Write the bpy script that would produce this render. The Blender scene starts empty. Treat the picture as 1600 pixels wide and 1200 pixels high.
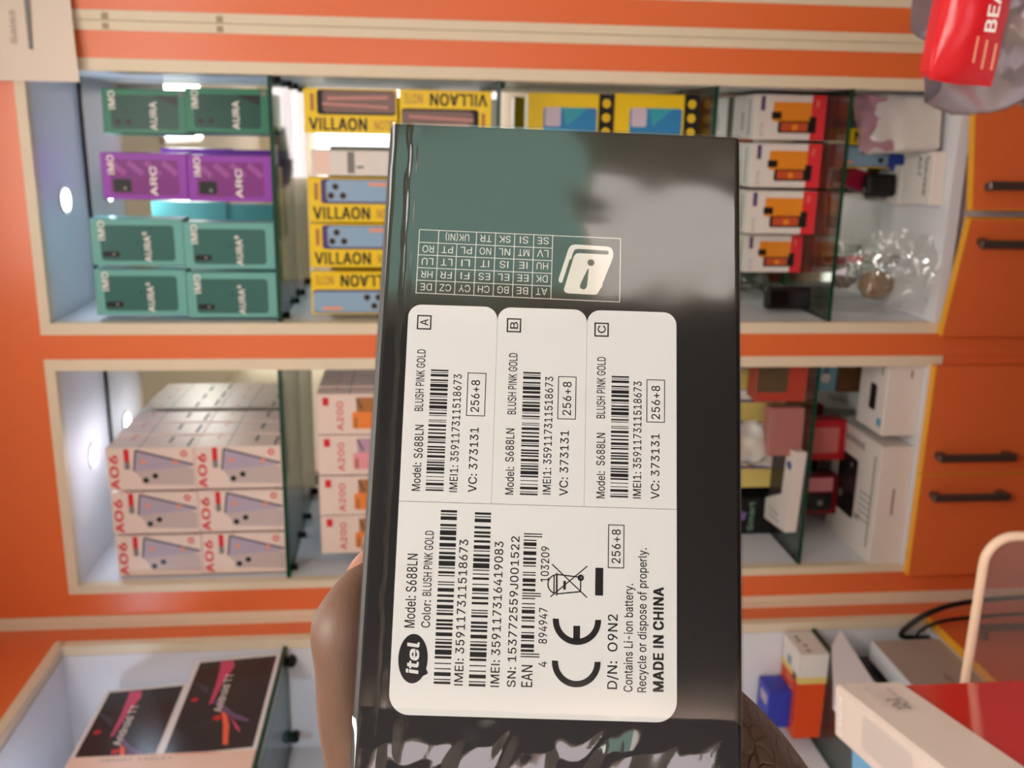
import bpy, bmesh, math, random
from mathutils import Vector, Matrix, noise
C = bpy.context.scene.collection
sc = bpy.context.scene
random.seed(4)

# ------------------------------------------------------------------ camera (held on its side, looking slightly down and to the left)
EYE = Vector((0, 0, 1.5))
cam = bpy.data.cameras.new('camera')
co = bpy.data.objects.new('camera', cam); C.objects.link(co); sc.camera = co
cu = Vector((0.0182451, -0.0974484, -0.9950733))     # image right
cv = Vector((-0.9669365, -0.2549146, 0.0072348))     # image down
cf = Vector((-0.2543637, 0.9620407, -0.0988774))     # view direction
M = Matrix.Identity(4)
for r in range(3):
    M[r][0] = cu[r]; M[r][1] = -cv[r]; M[r][2] = -cf[r]; M[r][3] = EYE[r]
co.matrix_world = M
cam.sensor_fit = 'HORIZONTAL'; cam.sensor_width = 36; cam.lens = 33.75
cam.clip_start = 0.01
cam.dof.use_dof = True; cam.dof.focus_distance = 0.232; cam.dof.aperture_fstop = 30

# ------------------------------------------------------------------ world, exposure, ceiling lamps
w = bpy.data.worlds.new('world'); sc.world = w; w.use_nodes = True
w.node_tree.nodes['Background'].inputs[0].default_value = (1, .95, .9, 1)
w.node_tree.nodes['Background'].inputs[1].default_value = .2
sc.view_settings.view_transform = 'Standard'; sc.view_settings.look = 'None'
sc.view_settings.exposure = 0.4; sc.view_settings.gamma = 1
SPOT = 210.0            # recessed cubby spot radiance
CEILING_PANELS = [(-.1, 1.05, .5, .2, 11), (1.4, .5, .5, .3, 5), (.25, -.12, .6, .6, 14.5), (1.9, -1.2, .6, .6, 5), (-.9, -1.4, .6, .6, 5)]   # x, y, size, radiance

# ------------------------------------------------------------------ materials
def lin(c):
    c /= 255.0
    return c/12.92 if c <= .04045 else ((c+.055)/1.055)**2.4
_m = {}
def mat(name, rgb, rough=.5, spec=.3, metal=0, emit=0, coat=0, bump=0, bscale=40, var=0, vscale=8):
    if name in _m: return _m[name]
    m = bpy.data.materials.new(name); m.use_nodes = True; _m[name] = m
    nt = m.node_tree; b = nt.nodes['Principled BSDF']
    col = (lin(rgb[0]), lin(rgb[1]), lin(rgb[2]), 1)
    b.inputs['Base Color'].default_value = col
    b.inputs['Roughness'].default_value = rough
    b.inputs['Specular IOR Level'].default_value = spec
    b.inputs['Metallic'].default_value = metal
    b.inputs['Coat Weight'].default_value = coat
    b.inputs['Coat Roughness'].default_value = .08
    if emit:
        b.inputs['Emission Color'].default_value = col; b.inputs['Emission Strength'].default_value = emit
    if var or bump:
        tc = nt.nodes.new('ShaderNodeTexCoord'); nz = nt.nodes.new('ShaderNodeTexNoise')
        nz.inputs['Scale'].default_value = vscale if var else bscale; nz.inputs['Detail'].default_value = 5
        nt.links.new(tc.outputs['Object'], nz.inputs['Vector'])
        if var:
            mx = nt.nodes.new('ShaderNodeMix'); mx.data_type = 'RGBA'
            mx.inputs[6].default_value = tuple(x*(1-var) for x in col[:3])+(1,)
            mx.inputs[7].default_value = tuple(min(1, x*(1+var)) for x in col[:3])+(1,)
            nt.links.new(nz.outputs['Fac'], mx.inputs[0]); nt.links.new(mx.outputs[2], b.inputs['Base Color'])
        if bump:
            bp = nt.nodes.new('ShaderNodeBump'); bp.inputs['Strength'].default_value = bump; bp.inputs['Distance'].default_value = .002
            nt.links.new(nz.outputs['Fac'], bp.inputs['Height']); nt.links.new(bp.outputs['Normal'], b.inputs['Normal'])
    return m
def clear(name, tint, gloss=.08, rough=.03, fres=True, white=0.0):
    """thin clear sheet: lets light through, mirrors a little, optionally a little milky"""
    if name in _m: return _m[name]
    m = bpy.data.materials.new(name); m.use_nodes = True; _m[name] = m
    nt = m.node_tree; nt.nodes.clear()
    out = nt.nodes.new('ShaderNodeOutputMaterial'); tr = nt.nodes.new('ShaderNodeBsdfTransparent')
    gl = nt.nodes.new('ShaderNodeBsdfGlossy'); mx = nt.nodes.new('ShaderNodeMixShader')
    tr.inputs[0].default_value = (*tint, 1); gl.inputs['Roughness'].default_value = rough
    base = tr.outputs[0]
    if white:
        df = nt.nodes.new('ShaderNodeBsdfDiffuse'); df.inputs[0].default_value = (*tint, 1)
        m2 = nt.nodes.new('ShaderNodeMixShader'); m2.inputs[0].default_value = white
        nt.links.new(tr.outputs[0], m2.inputs[1]); nt.links.new(df.outputs[0], m2.inputs[2]); base = m2.outputs[0]
    if fres:
        fr = nt.nodes.new('ShaderNodeLayerWeight'); fr.inputs[0].default_value = gloss*2.2
        mp = nt.nodes.new('ShaderNodeMath'); mp.operation = 'MULTIPLY_ADD'
        mp.inputs[1].default_value = .8; mp.inputs[2].default_value = gloss
        nt.links.new(fr.outputs['Fresnel'], mp.inputs[0]); nt.links.new(mp.outputs[0], mx.inputs[0])
    else: mx.inputs[0].default_value = gloss
    nt.links.new(base, mx.inputs[1]); nt.links.new(gl.outputs[0], mx.inputs[2]); nt.links.new(mx.outputs[0], out.inputs[0])
    return m
ORANGE = mat('orange laminate', (230, 112, 60), .32, .5, var=.04, vscale=3)
CREAM = mat('cream edging', (226, 208, 182), .4, var=.05, vscale=20)
LAM = mat('white laminate', (222, 220, 226), .35, var=.03)
YEDGE = mat('yellow edging', (240, 170, 40), .4)
HANDLE = mat('grey metal handle', (105, 95, 90), .35, metal=.7)
MIRROR = mat('mirror', (222, 226, 220), .02, metal=1)
GLASS = clear('shelf glass', (.90, .96, .93), .06)
GEDGE = mat('green glass edge', (16, 62, 46), .15)
DARK = mat('dark stud', (38, 36, 36), .3, metal=.6)
WHITE = mat('white card', (226, 216, 210), .35, var=.03, vscale=30)
PINKW = mat('pinkish white card', (232, 208, 196), .3, var=.03, vscale=30)
BLACK = mat('black print', (22, 20, 20), .4)
INK = mat('black ink', (16, 14, 16), .45)
GREY = mat('grey print', (130, 124, 122), .5)
RED = mat('red print', (214, 40, 48), .4)
YELLOW = mat('yellow card', (240, 200, 30), .3)
PRINTW = mat('white print', (240, 232, 225), .5)

# ------------------------------------------------------------------ mesh builder
class F:
    """a flat drawing frame: origin, two axes, outward normal"""
    def __init__(s, o, ex, ey, k=.001, lift=.00012):
        s.o = Vector(o); s.ex = Vector(ex).normalized(); s.ey = Vector(ey).normalized()
        s.n = s.ex.cross(s.ey).normalized(); s.k = k; s.lift = lift
    def p(s, x, y, l=0): return s.o + s.ex*(x*s.k) + s.ey*(y*s.k) + s.n*(l*s.lift)
    def sub(s, x, y, ang):
        a = math.radians(ang); f = F(s.p(x, y), s.ex*math.cos(a)+s.ey*math.sin(a), s.ey*math.cos(a)-s.ex*math.sin(a), s.k, s.lift); return f
# letter shapes: character, advance, points | triangles (capitals are 254 high)
GLYPHS = """
( 137 45,103 45,122 47,142 50,162 55,182 60,202 66,221 73,239 80,255 88,270 118,270 110,252 102,233 95,214 90,195 85,176 81,157 78,138 76,120 76,103 77,80 80,57 84,41 88,25 94,8 101,-10 109,-28 118,-48 88,-48 75,-23 64,2 56,27 49,53 46,78|33,32,20 20,19,33 0,33,19 19,18,0 1,0,18 2,1,18 18,17,2 3,2,17 27,26,28 12,11,8 9,8,11 11,10,9 28,26,29 26,25,29 25,24,29 30,29,24 24,23,30 31,30,23 23,22,31 32,31,22 22,21,32 20,32,21 3,17,16 4,3,16 16,15,4 5,4,15 15,14,5 6,5,14 14,13,6 7,6,13 13,12,7 12,8,7
) 137 19,-48 28,-28 36,-9 43,9 49,26 53,42 57,58 60,81 61,103 60,120 59,138 56,157 52,176 47,195 41,214 35,233 27,252 19,270 48,270 56,255 64,239 71,221 77,202 82,182 86,162 90,142 91,122 92,103 91,78 87,52 81,27 72,1 61,-24 48,-48|1,0,33 16,15,19 19,18,16 17,16,18 28,27,7 8,7,27 27,26,8 9,8,26 10,9,26 26,25,10 25,24,10 1,33,32 2,1,32 32,31,2 3,2,31 4,3,31 31,30,4 5,4,30 30,29,5 6,5,29 29,28,6 28,7,6 10,24,11 24,23,11 12,11,23 23,22,12 13,12,22 22,21,13 14,13,21 21,20,14 15,14,20 19,15,20
+ 227 99,17 99,182 128,182 128,17 31,86 31,113 195,113 195,86 99,113 128,113 128,86 99,86|8,11,9 5,4,8 9,10,7 2,1,8 9,2,8 7,6,9 0,3,10 11,0,10 10,9,11 11,8,4
- 227 168,122 168,94 57,94 57,122|3,2,1 1,0,3
. 94 48,-2 39,-1 31,4 26,12 25,20 26,29 31,37 39,42 48,43 56,42 64,37 69,29 71,20 69,12 64,4 56,-1|4,3,2 4,2,1 1,0,4 5,4,6 12,11,13 13,11,8 11,10,8 9,8,10 15,14,0 14,13,0 13,8,0 4,0,8 6,4,8 7,6,8
/ 125 117,266 36,-38 7,-38 89,266|0,3,1 2,1,3
0 227 113,-3 95,-2 79,3 65,12 53,24 42,39 34,57 29,77 25,101 24,127 25,153 29,177 35,197 43,215 53,230 65,242 79,251 95,256 113,258 131,256 147,251 161,242 174,230 184,215 192,197 198,177 201,153 203,127 201,101 198,77 192,57 184,39 174,24 162,12 147,3 131,-2 113,25 131,28 145,37 157,52 165,72 169,88 171,107 172,127 171,148 169,166 165,182 157,203 145,218 131,227 113,230 96,227 82,218 70,203 62,182 58,166 55,148 55,127 55,107 58,88 62,72 70,52 82,37 96,28|8,7,59 59,58,8 9,8,58 58,57,9 57,56,9 10,9,56 56,55,10 11,10,55 0,36,1 36,63,1 1,63,2 63,62,2 3,2,62 16,15,52 52,51,16 51,17,16 3,62,4 62,61,4 5,4,61 6,5,61 61,60,6 7,6,60 59,7,60 11,55,54 12,11,54 54,53,12 13,12,53 14,13,53 53,52,14 52,15,14 49,19,50 18,50,19 37,35,34 38,37,34 34,33,38 21,20,48 49,48,20 19,49,20 29,28,41 42,41,28 28,27,42 43,42,27 44,43,27 27,26,44 45,44,26 26,25,45 38,33,32 39,38,32 32,31,39 31,30,39 40,39,30 30,29,40 29,41,40 45,25,46 25,24,46 47,46,24 24,23,47 23,22,47 48,47,22 21,48,22 36,0,35 35,37,36 17,51,50 50,18,17
1 227 38,0 38,27 195,27 195,0 138,254 138,0 106,0 106,224 105,224 43,179 43,213 99,254 138,27 106,27|11,10,8 8,10,9 3,2,5 13,12,7 1,0,6 11,8,7 7,4,11 12,13,6 4,7,12 5,2,12 6,5,12 1,6,13
2 227 32,0 32,24 117,114 130,129 141,141 149,153 155,163 159,174 160,186 159,198 154,209 146,218 137,224 125,228 112,230 98,228 86,224 77,216 69,207 65,195 64,181 33,181 35,202 43,221 55,237 72,248 91,255 112,258 134,255 153,248 169,237 181,223 188,205 191,186 189,172 185,159 179,145 168,129 159,118 147,105 133,90 76,30 76,28 195,28 195,0|1,0,42 20,19,21 22,21,19 19,18,22 23,22,18 18,24,23 26,16,15 27,14,13 40,2,41 26,15,14 14,27,26 1,42,41 41,2,1 24,18,17 25,24,17 17,16,25 16,26,25 12,11,29 28,12,29 34,33,8 33,32,8 9,8,32 31,9,32 4,38,37 5,4,37 37,36,5 6,5,36 36,35,6 7,6,35 35,34,7 34,8,7 9,31,10 31,30,10 11,10,30 29,11,30 42,0,44 44,43,42 2,40,39 3,2,39 39,38,3 38,4,3 12,28,13 27,13,28
3 227 109,-3 87,-1 66,5 49,15 35,29 26,46 22,66 55,66 57,54 63,44 72,35 83,30 95,26 109,25 124,26 138,30 149,37 157,46 163,58 165,72 163,86 158,98 150,109 137,117 121,122 101,124 78,124 78,150 144,224 144,226 35,226 35,254 186,254 186,230 106,139 106,144 132,144 154,138 172,127 185,111 194,93 196,72 194,51 185,33 172,18 154,6 133,-1 110,144|2,10,3 10,9,3 3,9,4 9,8,4 5,4,8 8,7,5 6,5,7 1,12,11 14,13,0 12,1,0 0,13,12 24,34,25 26,25,34 27,26,34 34,35,27 1,11,2 10,2,11 15,46,45 45,16,15 22,37,23 36,23,37 18,43,42 19,18,42 42,41,19 41,40,19 20,19,40 40,39,20 16,45,44 17,16,44 44,43,17 43,18,17 20,39,21 39,38,21 22,21,38 37,22,38 33,28,35 29,28,33 33,32,29 14,0,46 46,15,14 23,36,24 34,24,36 27,35,28 31,30,29 29,32,31 34,36,47 35,34,47 33,35,47
4 227 20,53 20,79 123,254 155,254 54,83 54,81 207,81 207,53 141,0 141,61 141,73 141,159 171,159 171,0 141,53 141,81 171,81 171,53|1,0,5 1,5,4 4,2,1 5,0,9 5,9,10 16,15,10 2,4,3 15,16,11 8,13,14 9,0,14 5,10,15 12,11,16 7,6,16 17,7,16 14,17,9 17,16,10 10,9,17 17,14,13
5 227 111,-3 89,-1 70,6 54,16 41,30 33,47 30,65 61,65 64,54 69,44 77,36 87,30 98,26 111,25 125,27 138,32 149,41 157,52 162,66 164,81 162,97 157,111 148,122 137,131 124,137 109,138 96,137 84,134 73,129 64,123 34,126 48,254 183,254 183,226 75,226 67,151 68,151 77,157 89,162 101,166 115,167 131,165 147,160 161,153 172,143 182,130 189,116 194,99 195,82 193,58 184,38 171,21 154,8 134,-1|4,3,9 9,8,4 5,4,8 8,7,5 6,5,7 29,35,30 31,30,35 0,13,12 25,39,26 38,26,39 0,12,1 11,1,12 37,27,26 26,38,37 1,11,2 11,10,2 3,2,10 9,3,10 35,29,28 36,35,28 28,27,36 27,37,36 31,35,34 40,24,41 52,16,15 52,15,53 14,53,15 24,23,42 41,24,42 50,49,18 49,48,18 19,18,48 48,47,19 20,19,47 47,46,20 16,52,51 17,16,51 51,50,17 50,18,17 20,46,21 46,45,21 22,21,45 45,44,22 44,43,22 23,22,43 42,23,43 53,14,0 13,0,14 24,40,25 39,25,40 33,32,34 31,34,32
6 227 113,-3 91,-1 71,7 55,20 42,37 34,58 32,81 34,100 40,119 47,134 56,151 69,170 126,254 161,254 75,131 73,131 77,137 83,144 90,149 98,153 107,156 117,157 139,155 158,147 173,136 185,120 192,101 194,79 192,56 184,36 171,20 155,7 135,-1 113,24 127,26 139,31 149,40 157,51 162,64 164,79 162,94 157,107 149,118 139,126 127,131 113,133 99,131 87,126 77,118 69,107 64,94 62,79 64,64 69,51 77,40 87,31 99,26 85,146|4,3,53 53,52,4 5,4,52 52,51,5 6,5,51 51,50,6 7,6,50 8,7,50 50,49,8 9,8,49 14,15,48 15,14,16 1,56,55 46,19,18 1,55,2 54,2,55 14,48,47 2,54,3 53,3,54 48,15,49 9,49,15 10,9,15 15,16,10 16,17,10 11,10,17 33,0,34 45,21,20 43,22,44 34,0,32 32,35,34 21,45,44 44,22,21 30,29,37 29,28,37 38,37,28 28,27,38 27,39,38 39,27,40 27,26,40 26,25,40 41,40,25 25,24,41 35,32,31 36,35,31 31,30,36 30,37,36 41,24,42 24,23,42 43,42,23 22,43,23 11,17,12 56,1,0 0,33,56 19,46,45 45,20,19 47,46,18 57,14,18 14,47,18 17,16,14 14,57,17 13,12,17 13,17,57
7 227 48,0 162,224 162,226 31,226 31,254 195,254 195,224 82,0|0,7,1 2,1,6 6,5,2 6,1,7 4,3,2 2,5,4
8 227 113,-3 89,-1 68,6 50,17 37,31 29,48 26,68 28,83 33,98 40,110 51,121 63,128 76,132 76,133 59,141 46,154 38,171 35,190 38,209 45,225 57,239 73,249 92,256 113,258 134,256 153,249 169,239 181,225 188,209 191,190 188,171 180,154 167,141 150,133 150,132 164,128 176,121 186,110 194,98 199,83 200,68 198,48 189,31 176,17 158,6 137,-1 113,25 129,26 142,30 153,37 161,46 167,57 168,69 167,83 161,94 153,104 141,111 128,116 113,118 98,116 85,111 73,104 65,94 59,83 58,69 59,57 64,46 73,37 84,30 97,26 113,145 126,146 137,150 146,157 154,165 158,176 160,188 158,200 154,210 147,218 138,225 126,229 113,230 100,229 89,225 79,218 72,210 68,200 66,188 68,176 72,165 79,157 89,150 100,146|3,66,4 66,65,4 5,4,65 6,5,65 65,64,6 7,6,64 64,63,7 8,7,63 63,62,8 9,8,62 62,10,9 17,16,88 93,59,58 69,1,0 0,46,69 22,84,83 1,69,68 60,59,12 59,93,12 13,12,93 93,92,13 91,13,92 21,85,84 84,22,21 1,68,2 68,67,2 3,2,67 66,3,67 10,62,61 11,10,61 61,60,11 60,12,11 13,91,14 91,90,14 15,14,90 90,89,15 16,15,89 88,16,89 17,88,87 18,17,87 87,86,18 19,18,86 20,19,86 86,85,20 85,21,20 81,23,82 80,24,81 23,81,24 44,49,48 34,56,55 44,48,45 47,45,48 56,34,57 71,57,34 34,33,71 72,71,33 33,73,72 79,25,80 24,80,25 50,43,42 51,50,42 42,41,51 41,40,51 52,51,40 40,39,52 53,52,39 39,38,53 38,37,53 54,53,37 37,36,54 31,30,75 76,75,30 30,29,76 77,76,29 29,28,77 49,44,43 43,50,49 54,36,55 36,35,55 34,55,35 73,33,32 74,73,32 32,31,74 31,75,74 77,28,78 28,27,78 27,26,78 79,78,26 25,79,26 45,47,0 46,0,47 57,71,58 71,70,58 93,58,70 82,23,83 22,83,23
9 227 113,258 135,255 155,247 171,234 184,217 192,197 194,173 192,155 186,135 180,120 170,103 158,84 100,0 65,0 151,124 154,124 149,117 144,111 137,105 128,101 119,98 109,97 87,100 69,107 53,119 41,134 34,154 32,176 34,198 42,218 55,235 71,247 91,255 113,230 99,228 87,223 77,215 69,204 64,191 63,176 64,161 69,148 77,137 87,129 99,123 113,122 127,123 139,129 149,137 157,147 162,160 164,175 162,190 157,204 150,215 139,223 127,228 139,107|25,24,41 41,40,25 26,25,40 27,26,40 40,39,27 39,38,27 28,27,38 29,28,38 38,37,29 30,29,37 31,36,35 35,32,31 21,45,44 33,0,34 21,44,22 43,22,44 32,35,34 34,0,32 11,17,12 22,43,23 43,42,23 24,23,42 41,24,42 30,37,36 36,31,30 19,18,46 14,15,48 15,14,16 14,48,47 1,56,55 50,49,8 8,7,50 51,50,7 7,6,51 6,5,51 52,51,5 5,4,52 53,52,4 4,3,53 11,10,17 16,17,10 15,16,10 10,9,15 9,8,15 8,49,15 48,15,49 53,3,54 3,2,54 55,54,2 1,55,2 45,21,20 20,19,45 19,46,45 0,33,56 56,1,0 46,18,47 57,14,18 14,47,18 17,16,14 14,57,17 13,12,17 13,17,57
: 94 48,-2 39,-1 31,4 26,12 25,20 26,29 31,37 39,42 48,43 56,42 64,37 69,29 71,20 69,12 64,4 56,-1 48,135 39,137 31,142 26,149 25,158 26,167 31,174 39,179 48,181 56,179 64,174 69,167 71,158 69,149 64,142 56,137|4,3,2 5,4,6 4,2,1 1,0,4 0,8,4 6,4,8 8,7,6 20,19,18 18,17,20 23,22,20 21,20,22 27,29,28 11,13,12 26,30,29 29,27,26 25,31,30 30,26,25 15,14,0 14,13,0 8,0,13 13,11,8 11,10,8 10,9,8 16,31,17 20,17,31 31,25,20 23,20,25 25,24,23
A 240 8,0 101,254 138,254 231,0 198,0 144,151 138,167 132,186 127,201 122,219 116,239 123,239 117,219 111,201 106,185 100,166 95,151 43,0 55,71 55,99 185,99 185,71 120,227 77,99 163,99 173,71 67,71|0,17,18 18,19,0 1,15,14 1,14,13 13,12,1 12,10,1 19,16,15 15,1,19 0,19,1 4,3,21 3,20,21 20,3,2 5,20,6 20,2,6 7,6,2 8,7,2 9,8,2 11,9,2 26,23,18 10,12,22 10,22,11 1,10,11 11,2,1 24,25,21 9,11,22 23,26,24 16,19,23 19,18,23 20,5,24 21,20,24 4,21,25 25,24,26 18,17,26
B 228 30,0 30,254 121,254 145,252 164,245 180,235 190,221 197,205 199,187 198,172 193,160 187,150 178,143 168,137 157,133 157,131 170,129 182,123 192,114 201,102 207,86 209,68 207,50 200,33 189,20 172,9 151,2 123,0 62,29 122,29 148,31 165,40 175,53 178,68 176,81 171,92 163,102 153,109 140,114 124,115 62,115 62,143 119,143 132,144 144,148 154,155 162,163 166,174 168,186 165,202 156,214 141,223 120,226 62,226|0,28,40 1,0,40 40,41,1 41,53,1 39,43,42 28,0,27 27,29,28 39,42,40 41,40,42 52,2,53 1,53,2 38,37,15 14,45,44 50,4,51 3,51,4 29,27,26 26,30,29 43,39,38 38,15,43 15,14,43 14,44,43 51,3,52 2,52,3 31,25,24 24,23,31 32,31,23 23,22,32 33,32,22 22,21,33 21,20,33 34,33,20 20,19,34 35,34,19 19,18,35 10,9,47 48,47,9 9,8,48 8,7,48 49,48,7 7,6,49 30,26,25 25,31,30 35,18,36 18,17,36 17,16,36 37,36,16 15,37,16 45,14,13 46,45,13 13,12,46 12,11,46 11,10,46 10,47,46 49,6,50 6,5,50 4,50,5
C 255 134,-3 113,-2 93,4 75,12 59,25 46,40 35,58 27,78 22,101 20,127 22,153 27,176 35,197 46,215 59,230 75,242 93,251 113,256 134,258 152,256 170,252 186,245 201,236 214,224 224,209 232,193 236,174 204,174 200,186 195,197 187,206 179,214 169,220 158,224 146,227 134,228 111,225 92,216 75,202 62,182 57,166 53,148 52,127 53,107 57,88 63,72 75,53 92,38 112,29 134,26 146,27 158,30 169,34 179,40 187,48 195,57 200,68 204,80 236,80 232,62 224,45 214,31 201,19 187,9 170,2 153,-2|8,7,44 44,43,8 9,8,43 43,42,9 42,41,9 10,9,41 41,40,10 11,10,40 0,49,1 48,2,1 1,49,48 35,17,36 16,36,17 47,3,2 2,48,47 36,16,37 15,37,16 3,47,4 47,46,4 5,4,46 46,45,5 6,5,45 7,6,45 44,7,45 11,40,39 12,11,39 13,12,39 39,38,13 14,13,38 38,37,14 37,15,14 34,19,18 65,51,50 19,34,33 31,21,32 20,32,21 51,65,64 52,51,64 64,63,52 63,53,52 32,20,33 19,33,20 26,25,27 61,60,55 56,55,60 60,59,56 57,56,59 59,58,57 27,25,28 25,24,28 29,28,24 24,23,29 30,29,23 22,30,23 53,63,62 54,53,62 62,61,54 61,55,54 30,22,31 21,31,22 65,50,0 49,0,50 34,18,35 17,35,18
D 251 109,0 48,0 48,29 107,29 127,30 144,34 159,40 177,55 189,75 195,90 198,108 200,128 198,147 195,165 190,180 177,200 160,214 145,221 129,225 110,226 47,226 47,254 113,254 136,253 157,248 176,239 192,228 206,213 217,196 225,175 229,153 231,128 229,102 224,80 217,59 206,42 192,27 175,15 156,7 134,2 62,254 62,0 30,0 30,254 62,226 62,29|43,42,20 20,21,43 0,3,41 2,41,45 41,2,1 42,1,2 20,42,2 20,2,44 20,44,40 21,20,40 18,23,22 5,38,6 16,24,17 38,5,39 4,39,5 23,18,17 17,24,23 39,4,0 3,0,4 18,22,19 40,19,22 12,11,31 31,30,12 7,36,35 8,7,35 35,34,8 34,33,8 9,8,33 33,32,9 10,9,32 32,31,10 31,11,10 12,30,13 30,29,13 14,13,29 29,28,14 28,27,14 15,14,27 26,15,27 6,38,37 37,36,6 36,7,6 15,26,16 26,25,16 24,16,25 19,40,44 2,45,44 41,3,45
E 209 30,0 30,254 186,254 186,226 62,226 62,143 178,143 178,114 62,114 62,29 188,29 188,0|0,9,8 1,0,8 8,5,1 5,4,1 9,0,11 11,10,9 5,8,7 7,6,5 3,2,4 1,4,2
F 205 30,0 30,254 185,254 185,226 62,226 62,139 173,139 173,111 62,111 62,0|9,8,0 8,5,0 1,0,5 3,2,4 5,8,7 7,6,5 1,5,4 4,2,1
G 260 134,-3 113,-2 93,4 75,13 59,25 45,40 35,58 27,78 22,102 20,127 22,153 27,176 35,197 45,215 59,230 74,242 92,251 112,256 132,258 152,256 170,252 187,245 202,235 214,222 225,208 232,192 237,174 204,174 199,186 194,197 186,206 178,213 168,220 158,224 146,227 133,228 111,225 92,216 75,202 62,182 57,166 53,148 52,127 53,107 57,88 63,72 75,53 92,38 112,29 134,26 155,29 172,36 187,47 198,62 205,80 207,101 217,100 141,100 141,128 239,128 239,100 237,80 233,62 225,45 215,31 203,19 188,9 172,2 154,-2 207,100|8,7,44 44,43,8 9,8,43 43,42,9 42,41,9 10,9,41 41,40,10 11,10,40 40,39,11 12,11,39 39,13,12 37,16,15 0,49,1 48,2,1 1,49,48 17,36,35 35,18,17 47,3,2 2,48,47 16,37,36 36,17,16 3,47,4 47,46,4 5,4,46 46,45,5 6,5,45 7,6,45 44,7,45 13,39,38 14,13,38 38,37,14 37,15,14 19,34,33 51,67,66 50,68,67 67,51,50 31,21,32 21,20,32 33,32,20 19,33,20 61,60,56 60,59,56 53,64,63 63,62,53 54,53,62 62,61,54 61,56,54 55,69,56 56,59,55 26,25,27 28,27,25 25,24,28 51,66,65 52,51,65 65,64,52 64,53,52 69,55,57 58,57,55 55,59,58 28,24,29 24,23,29 30,29,23 23,22,30 31,30,22 21,31,22 49,0,68 68,50,49 34,19,35 18,35,19 54,56,69
H 258 30,0 30,254 62,254 62,144 196,144 196,254 228,254 228,0 196,0 196,116 62,116 62,0|0,11,10 1,0,10 10,3,1 3,2,1 9,8,7 7,6,9 4,9,6 6,5,4 3,10,9 9,4,3
I 100 34,0 66,0 66,254 34,254|0,1,2,3
J 198 93,-3 71,-1 53,5 38,16 26,31 19,50 17,73 17,86 49,86 49,73 52,52 61,37 75,28 93,25 110,28 124,37 133,52 136,73 136,254 168,254 168,73 166,50 159,31 147,16 132,5 113,-1|6,5,9 7,6,9 1,12,2 12,11,2 2,11,3 4,3,11 11,10,4 5,4,10 9,5,10 7,9,8 14,13,25 14,25,24 24,15,14 21,20,17 18,17,20 20,19,18 15,24,23 23,22,15 16,15,22 22,21,16 21,17,16 25,13,0 1,0,13 12,1,13
K 233 52,73 52,108 61,119 70,131 78,141 87,152 96,162 106,172 182,254 224,254 116,138 114,138 30,0 30,254 62,254 62,167 62,112 62,97 62,0 186,0 94,130 114,155 224,0 62,120 62,83 99,123 122,144|0,1,12 13,12,1 0,12,18 1,0,17 17,16,1 2,1,16 2,16,23 2,23,15 1,2,15 13,1,15 15,14,13 5,4,20 20,11,21 19,22,10 10,22,26 21,10,26 8,21,9 10,21,11 6,5,21 7,6,21 21,8,7 16,17,20 3,16,20 20,4,3 0,18,24 17,0,24 16,3,23 11,20,25 10,11,25 19,10,25 17,24,25 20,17,25 5,20,21 9,21,26
L 196 30,0 30,254 62,254 62,29 181,29 181,0|1,0,3 3,0,5 5,4,3 1,3,2
M 314 30,0 30,254 76,254 139,94 144,79 150,61 156,42 161,24 154,24 159,41 165,61 171,79 176,94 238,254 284,254 284,0 252,0 252,145 252,163 253,184 253,207 253,229 256,229 253,217 249,205 241,181 234,161 228,145 171,0 143,0 85,145 80,160 72,181 65,204 56,229 59,229 60,208 60,186 61,164 61,145 61,0 158,36 59,219|40,39,0 1,0,39 39,38,1 37,1,38 1,37,36 34,1,36 35,34,42 5,8,6 8,5,29 32,2,33 35,33,2 34,35,2 1,34,2 9,7,10 23,20,14 14,22,23 21,23,22 17,16,15 15,14,17 18,17,14 19,18,14 14,20,19 23,21,24 27,12,11 13,25,24 24,21,13 21,22,13 22,14,13 8,29,28 28,7,8 8,7,41 12,27,26 2,32,31 31,30,3 3,2,31 7,9,41 6,8,41 25,13,26 13,12,26 7,28,10 28,27,11 11,10,28 3,30,4 30,29,4 5,4,29 34,36,42 33,35,42
N 262 30,0 30,254 68,254 172,91 176,84 181,75 187,65 194,53 200,41 207,27 202,27 201,41 200,54 200,67 200,79 199,97 199,254 232,254 232,0 193,0 101,145 89,165 82,177 74,191 54,226 60,227 61,192 62,164 62,145 62,0 201,39 60,215|29,28,0 1,0,28 24,1,26 1,28,27 26,1,27 25,24,31 23,2,25 24,25,2 1,24,2 6,19,7 12,11,9 9,18,12 13,12,18 14,13,18 18,9,19 9,10,19 7,19,10 8,7,10 10,9,30 14,18,15 18,17,15 16,15,17 6,5,19 23,22,2 21,20,3 3,2,21 22,21,2 9,11,30 8,10,30 4,3,20 20,19,4 5,4,19 24,26,31 23,25,31
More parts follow.
